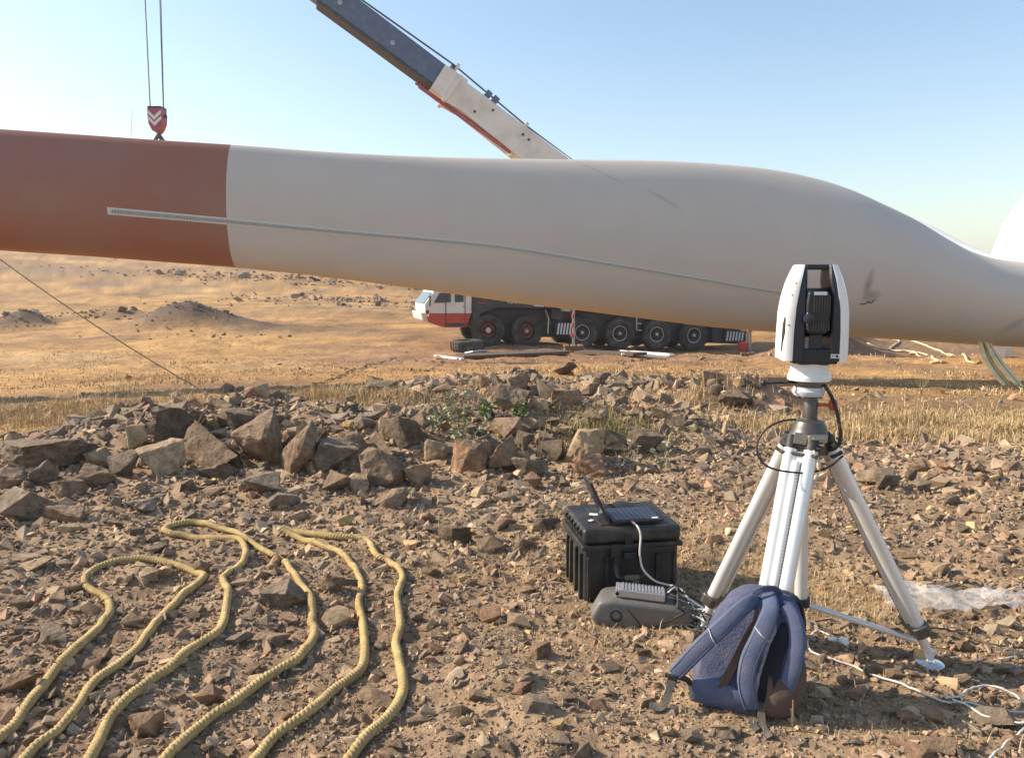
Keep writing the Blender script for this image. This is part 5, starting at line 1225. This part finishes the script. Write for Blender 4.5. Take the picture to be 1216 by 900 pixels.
# side pocket, carabiner, piping, zips on the right side
side_c = [bk(.115, .085, .03), bk(.16, .04, .03), bk(.17, -.02, .04), bk(.17, -.02, .15), bk(.165, .04, .19), bk(.125, .085, .17)]
g = G(); rows_ = 10; K_ = 14
for i in range(rows_+1):
    t = i/rows_; z = .015+.165*t; bul = math.sin(math.pi*min(1, t*.9+.1))*.02
    for j in range(K_):
        a = -.9+2.3*j/(K_-1); u = (pw(z/BH)+.006+bul)*math.copysign(abs(math.cos(a))**.5, math.cos(a)); n_ = (pd(z/BH)+.002+bul*.6)*math.copysign(abs(math.sin(a))**.5, math.sin(a))
        g.v.append(tuple(bk(u, n_, z)))
g.f = [(i*K_+j, i*K_+j+1, (i+1)*K_+j+1, (i+1)*K_+j) for i in range(rows_) for j in range(K_-1)]
sp_o = g.obj('side_pocket', M['brown'], pack, smooth=True); md = sp_o.modifiers.new('s', 'SOLIDIFY'); md.thickness = .004
cc_ = bk(.15, .115, .175)
g = G(); g.tube([cc_+pu_*(.013*math.cos(a))+Vector((0, 0, .022*math.sin(a))) for a in np.linspace(0, 6.28, 20)], .003, 6); g.obj('carabiner', M['steel'], pack, smooth=True)
g = G(); g.sweep([cc_+Vector((0, 0, .075)), cc_+Vector((.002, 0, .02))], [(-.007, -.002), (.007, -.002), (.007, .002), (-.007, .002)], up=pn); g.obj('key_loop', M['brown'], pack)
for off, sh in ((.0, .03), (.0, -.035)):
    pts = []
    for t in np.linspace(.05, .985, 26):
        e_ = sh; u = pw(t)*.985+.004; pts.append(bk(u*(1 if t < .99 else .5), e_*pd(t)/.13, BH*t))
    for t in np.linspace(.985, .97, 4)[1:]: pts.append(bk(-pw(t)*.3, sh*pd(t)/.13, BH*t+.008))
    g = G(); g.tube(pts, .004, 6); g.obj('zip', M['zip_hollow'] if sh > 0 else M['webbing'], pack, smooth=True)
g = G(); g.sweep(spline([bk(.145, .07, .36), bk(.165, .055, .28), bk(.175, .05, .2), bk(.17, .06, .12), bk(.155, .09, .05)], .012), [(-.014, -.003), (.014, -.003), (.014, .003), (-.014, .003)], up=(pu_*.7+pn*.7)); g.obj('compression_strap', M['navy_light'], pack, smooth=True, sharp=50)
g = G(); q_ = gl(.0+gy(922, 832, 2.68)[0], 2.68, .004); g.box(q_+Vector((0, 0, .006)), (.045, .016, .008), Quaternion((0, 0, 1), R(-25)).to_matrix()); tag(g.obj('metal_tag', M['silver'], bevel=.002), 'small silver tag lying on the ground below the backpack side pocket', 'tag')

# ------------------------------------------------------------------ ground cables, plug, plastic
def gcable(pts, r_, mat, lab, cat='cable', lift=.012, seed=0, wav=.01):
    w_ = [ground_at(*q) for q in pts]; sp = spline([(a[0], a[1], 0) for a in w_], .02)
    P = [(q[0], q[1], float(height(q[0], q[1]))+r_+lift+wav*float(vn(i*.12, seed, 5))) for i, q in enumerate(sp)]
    g = G(); g.tube(P, r_, 7); return tag(g.obj('cable', mat, smooth=True), lab, cat)
gcable([(985, 757), (972, 751), (962, 758), (959, 768), (966, 779), (990, 786), (1013, 793), (1030, 802), (1060, 812), (1090, 824), (1122, 837), (1140, 838), (1165, 843), (1190, 850), (1216, 849), (1250, 846)], .0042, M['cable_white'], 'white cable from the crumpled white plug across the shadow to the right border')
gcable([(1122, 837), (1140, 834), (1152, 826), (1170, 823), (1190, 827), (1204, 833), (1216, 842), (1240, 850)], .0042, M['cable_white'], 'white cable arching up over the large flat grey boulder', lift=.03)
gcable([(1130, 839), (1145, 844), (1165, 857), (1190, 864), (1216, 868), (1250, 872)], .0042, M['cable_white'], 'white cable passing below the large flat grey boulder', lift=.03)
gcable([(1216, 870), (1205, 880), (1192, 890), (1182, 900), (1170, 915)], .0042, M['cable_white'], 'short white cable curling down at the bottom right corner', lift=.02)
gcable([(1098, 752), (1120, 751), (1145, 756), (1165, 766), (1190, 773), (1216, 774), (1250, 773)], .0042, M['cable_black'], 'dark cable running right from beside the right tripod foot', seed=2)
gcable([(1187, 785), (1200, 783), (1216, 779), (1240, 778)], .004, M['cable_white'], 'short pale cable at the right border below the dark cable', seed=3)
gcable([(940, 752), (955, 745), (975, 748), (990, 756), (1010, 752)], .0042, M['cable_black'], 'black cable on the ground behind the front tripod leg', seed=4)
gcable([(945, 735), (960, 742), (985, 740), (1000, 745)], .004, M['cable_black'], 'black cable on the ground under the centre column', seed=5)
gcable([(1188, 710), (1195, 703), (1204, 699), (1216, 697)], .004, M['cable_white'], 'pale stalk-like cord end above the clear plastic', seed=6)
pp = ground_at(1000, 768)
t = thing('foil_plug', tuple(pp), 'small crumpled white plug at the end of the white cable', 'plug')
g = G()
V, F = hull(16, 901, 2, .12)
q = Matrix.Rotation(R(35), 3, 'Z') @ Matrix.Rotation(R(30), 3, 'Y')
g.add([Vector(pp)+Vector((0, 0, .026))+q @ Vector((v[0]*.034, v[1]*.024, v[2]*.022)) for v in V], F.tolist()); g.obj('plug_body', M['bright'], t)
g = G(); g.rod(Vector(pp)+Vector((-.055, .02, .03)), Vector(pp)+Vector((-.02, .01, .03)), .008, .013, 12); g.obj('plug_neck', M['bright'], t, smooth=True)
# crumpled clear plastic sheet
pm = bpy.data.materials.new('clear_plastic'); pm.use_nodes = True; nn = pm.node_tree.nodes; ll = pm.node_tree.links; bs_ = nn['Principled BSDF']
bs_.inputs['Base Color'].default_value = (.8, .79, .78, 1); bs_.inputs['Roughness'].default_value = .18; bs_.inputs['Alpha'].default_value = .27; bs_.inputs['Specular IOR Level'].default_value = .8
sA, sB = ground_at(1046, 712), ground_at(1250, 724)
V = []; nu, nv = 110, 26
for i in range(nu+1):
    t_ = i/nu
    for j in range(nv+1):
        s_ = j/nv-.5; wd = .17*(.45+.55*math.sin(math.pi*min(1, t_*1.6+.08)) if t_ < .6 else .62+.2*math.sin(t_*21))
        x_ = sA[0]+(sB[0]-sA[0])*t_+.02*math.sin(t_*13)+s_*.03; y_ = sA[1]+(sB[1]-sA[1])*t_+s_*wd*2+.02*math.sin(t_*9)
        z_ = float(height(x_, y_, False))+.03+.02*(1-abs(s_)*1.8)+.03*abs(float(vn(x_*9+y_*7, y_*15, 95)))*1.6+.012*abs(float(vn(x_*24+y_*19, y_*26, 97)))
        V.append((x_, y_, z_))
F = [(i*(nv+1)+j, i*(nv+1)+j+1, (i+1)*(nv+1)+j+1, (i+1)*(nv+1)+j) for i in range(nu) for j in range(nv)]
g = G(); g.v = V; g.f = F; tag(g.obj('plastic_wrap', pm, smooth=True), 'crumpled strip of clear plastic film lying right of the tripod', 'plastic film')

# ------------------------------------------------------------------ yellow twisted rope
def rope_loops(px_pts, name, lab, part=None):
    w_ = [ground_at(*q) for q in px_pts]; sp = spline([(a[0], a[1], 0) for a in w_], .004)
    X = np.array([q[0] for q in sp]); Y = np.array([q[1] for q in sp]); Z = height(X, Y)
    k = 41; ker = np.hanning(k); ker /= ker.sum(); Zs = np.convolve(np.pad(Z, k//2, mode='edge'), ker, 'valid')
    Z = np.maximum(Zs, Z-.004)+RR*.8+.006*(1+vn(np.arange(len(Z))*.013, np.zeros(len(Z)), 41))
    P = [(X[i], Y[i], Z[i]) for i in range(len(X))]
    g = G(); g.sweep(P, circ(RR, 18, 3, .085), up=(0, 0, 1), twist=2*math.pi/.058, taper=[1+.06*math.sin(i*.011)+.05*float(vn(i*.03, 3, 8)) for i in range(len(P))])
    fz = G(); rf = random.Random(len(P))
    for _ in range(900):
        c = Vector(P[rf.randrange(len(P))]); a_ = rf.uniform(0, 6.28); d_ = Vector((math.cos(a_), math.sin(a_)*.6, rf.uniform(-.1, 1))).normalized(); e_ = Vector((rf.gauss(0, 1), rf.gauss(0, 1), rf.gauss(0, 1))).normalized()
        p0 = c+d_*RR*.95; p1 = p0+(d_+e_*.9)*rf.uniform(.004, .014); fz.add([p0-e_*.0005, p0+e_.cross(d_)*.0007, p1], [(0, 1, 2)])
    tag(fz.obj('fibre', M['yellow_rope'], part), kind='stuff')
    o = mesh_obj(name, g.v, g.f, M['yellow_rope'], part, smooth=True); return tag(o, lab, 'rope' if not part else None)
RR = .0185
rope = thing('yellow_rope', tuple(ground_at(200, 780)), 'thick twisted yellow rope laid in long loops over the rubble at the lower left', 'rope')
rope_loops(ROPE_PATHS[0], 'rope_strand', None, rope)
rope_loops(ROPE_PATHS[1], 'rope_strand', None, rope)
rope_loops(ROPE_PATHS[2], 'rope_strand', None, rope)

# ------------------------------------------------------------------ weeds and dry stalks
lr = random.Random(11)
def weed(px, py, h_px, nst, nleaf, leafc, lab, spread=.25, lsize=.022, name='leafy_weed', group='weeds on the rock bank'):
    p = ground_at(px, py); s = (p[1])/F_PX; h_ = h_px*s
    t = thing(name, tuple(p), lab, 'weed', group); g = G(); gl_ = G()
    for k in range(nst):
        a = lr.uniform(0, 6.28); sp_ = lr.uniform(.1, 1)*spread*h_px*s*2; hh = h_*lr.uniform(.6, 1.1)
        pts = [Vector(p), Vector(p)+Vector((math.cos(a)*sp_*.35, math.sin(a)*sp_*.35, hh*.5)), Vector(p)+Vector((math.cos(a)*sp_, math.sin(a)*sp_, hh))]
        P = spline(pts, hh/6); g.tube(P, .0035 if h_ > .2 else .0022, 5)
        for q in range(nleaf):
            c = Vector(P[lr.randint(len(P)//3, len(P)-1)]); d = Vector((lr.gauss(0, 1), lr.gauss(0, 1), lr.gauss(.2, .6))).normalized(); u = d.cross(Vector((lr.gauss(0, 1), lr.gauss(0, 1), 1))).normalized()
            L_ = lsize*lr.uniform(.7, 1.5); c = c+d*L_*.4
            gl_.add([c-d*L_, c+u*L_*.42, c+d*L_, c-u*L_*.42, c+d.cross(u)*L_*.12], [(0, 1, 4), (1, 2, 4), (2, 3, 4), (3, 0, 4)])
    g.obj('stem', M['stem'], t)
    if nleaf: tag(gl_.obj('foliage', leafc, t), kind='stuff')
gm = material('pale_green_leaf', (.3, .32, .17), .6, var=.35, scale=30); gd = material('fresh_leaf', (.13, .2, .05), .55, var=.35, scale=30); gs = material('silver_leaf', (.42, .42, .34), .6, var=.3, scale=30)
weed(548, 548, 78, 13, 20, gm, 'tall pale green leafy weed rising above the middle of the rock bank', .26, .028)
weed(520, 520, 46, 7, 14, gm, 'pale weed just left of the tall leafy weed', .25, .026)
weed(575, 500, 24, 5, 8, gd, 'dark green weed right behind the tall leafy weed', .3, .035)
weed(618, 505, 28, 5, 7, gd, 'deep green big leaved weed among boulders right of the tall weed', .22, .045)
weed(785, 560, 30, 6, 14, gm, 'bright yellow green weed on the slope behind the case and tripod', .35, .018)
weed(735, 560, 22, 3, 12, gs, 'silvery small weed with white leaf tips left of the yellow green weed', .3, .016)
weed(752, 560, 36, 2, 14, gs, 'silvery stalk with a white leafy top below the dark boulders', .12, .016)
weed(832, 538, 28, 5, 10, gm, 'small yellow green weed left of the tripod head', .3, .018)
weed(893, 522, 42, 2, 0, gm, 'single bare dry stalk just left of the tripod head', .05, name='dry_stalk', group='dry stalks')
weed(1094, 470, 30, 7, 0, gm, 'bare twiggy dry bush in the straw right of the tracker', .35, name='dry_bush', group='dry stalks')
weed(941, 868, 42, 2, 0, gm, 'thin dry twig standing in the gravel at the backpack corner', .12, name='dry_stalk', group='dry stalks')
weed(230, 522, 32, 9, 0, gm, 'bare twigs on top of the dark upright boulder', .4, name='dry_bush', group='dry stalks')
weed(716, 765, 26, 5, 0, gm, 'few dry stalks in front of the grey pouch', .5, name='dry_stalk', group='dry stalks')
weed(640, 560, 60, 4, 0, gm, 'thin dry stalks left of the green grass tuft', .1, name='dry_stalk', group='dry stalks')

# ------------------------------------------------------------------ thin dusty air
hm = bpy.data.materials.new('haze'); hm.use_nodes = True; n_ = hm.node_tree.nodes; n_.clear()
pv = n_.new('ShaderNodeVolumePrincipled'); pv.inputs['Color'].default_value = (.92, .94, 1, 1); pv.inputs['Density'].default_value = .0008; pv.inputs['Anisotropy'].default_value = .2
oo = n_.new('ShaderNodeOutputMaterial'); hm.node_tree.links.new(pv.outputs[0], oo.inputs['Volume'])
g = G(); g.box((0, 0, 11), (2000, 2000, 38)); tag(g.obj('haze', hm), 'thin dusty air over the whole field', None, None, 'stuff')
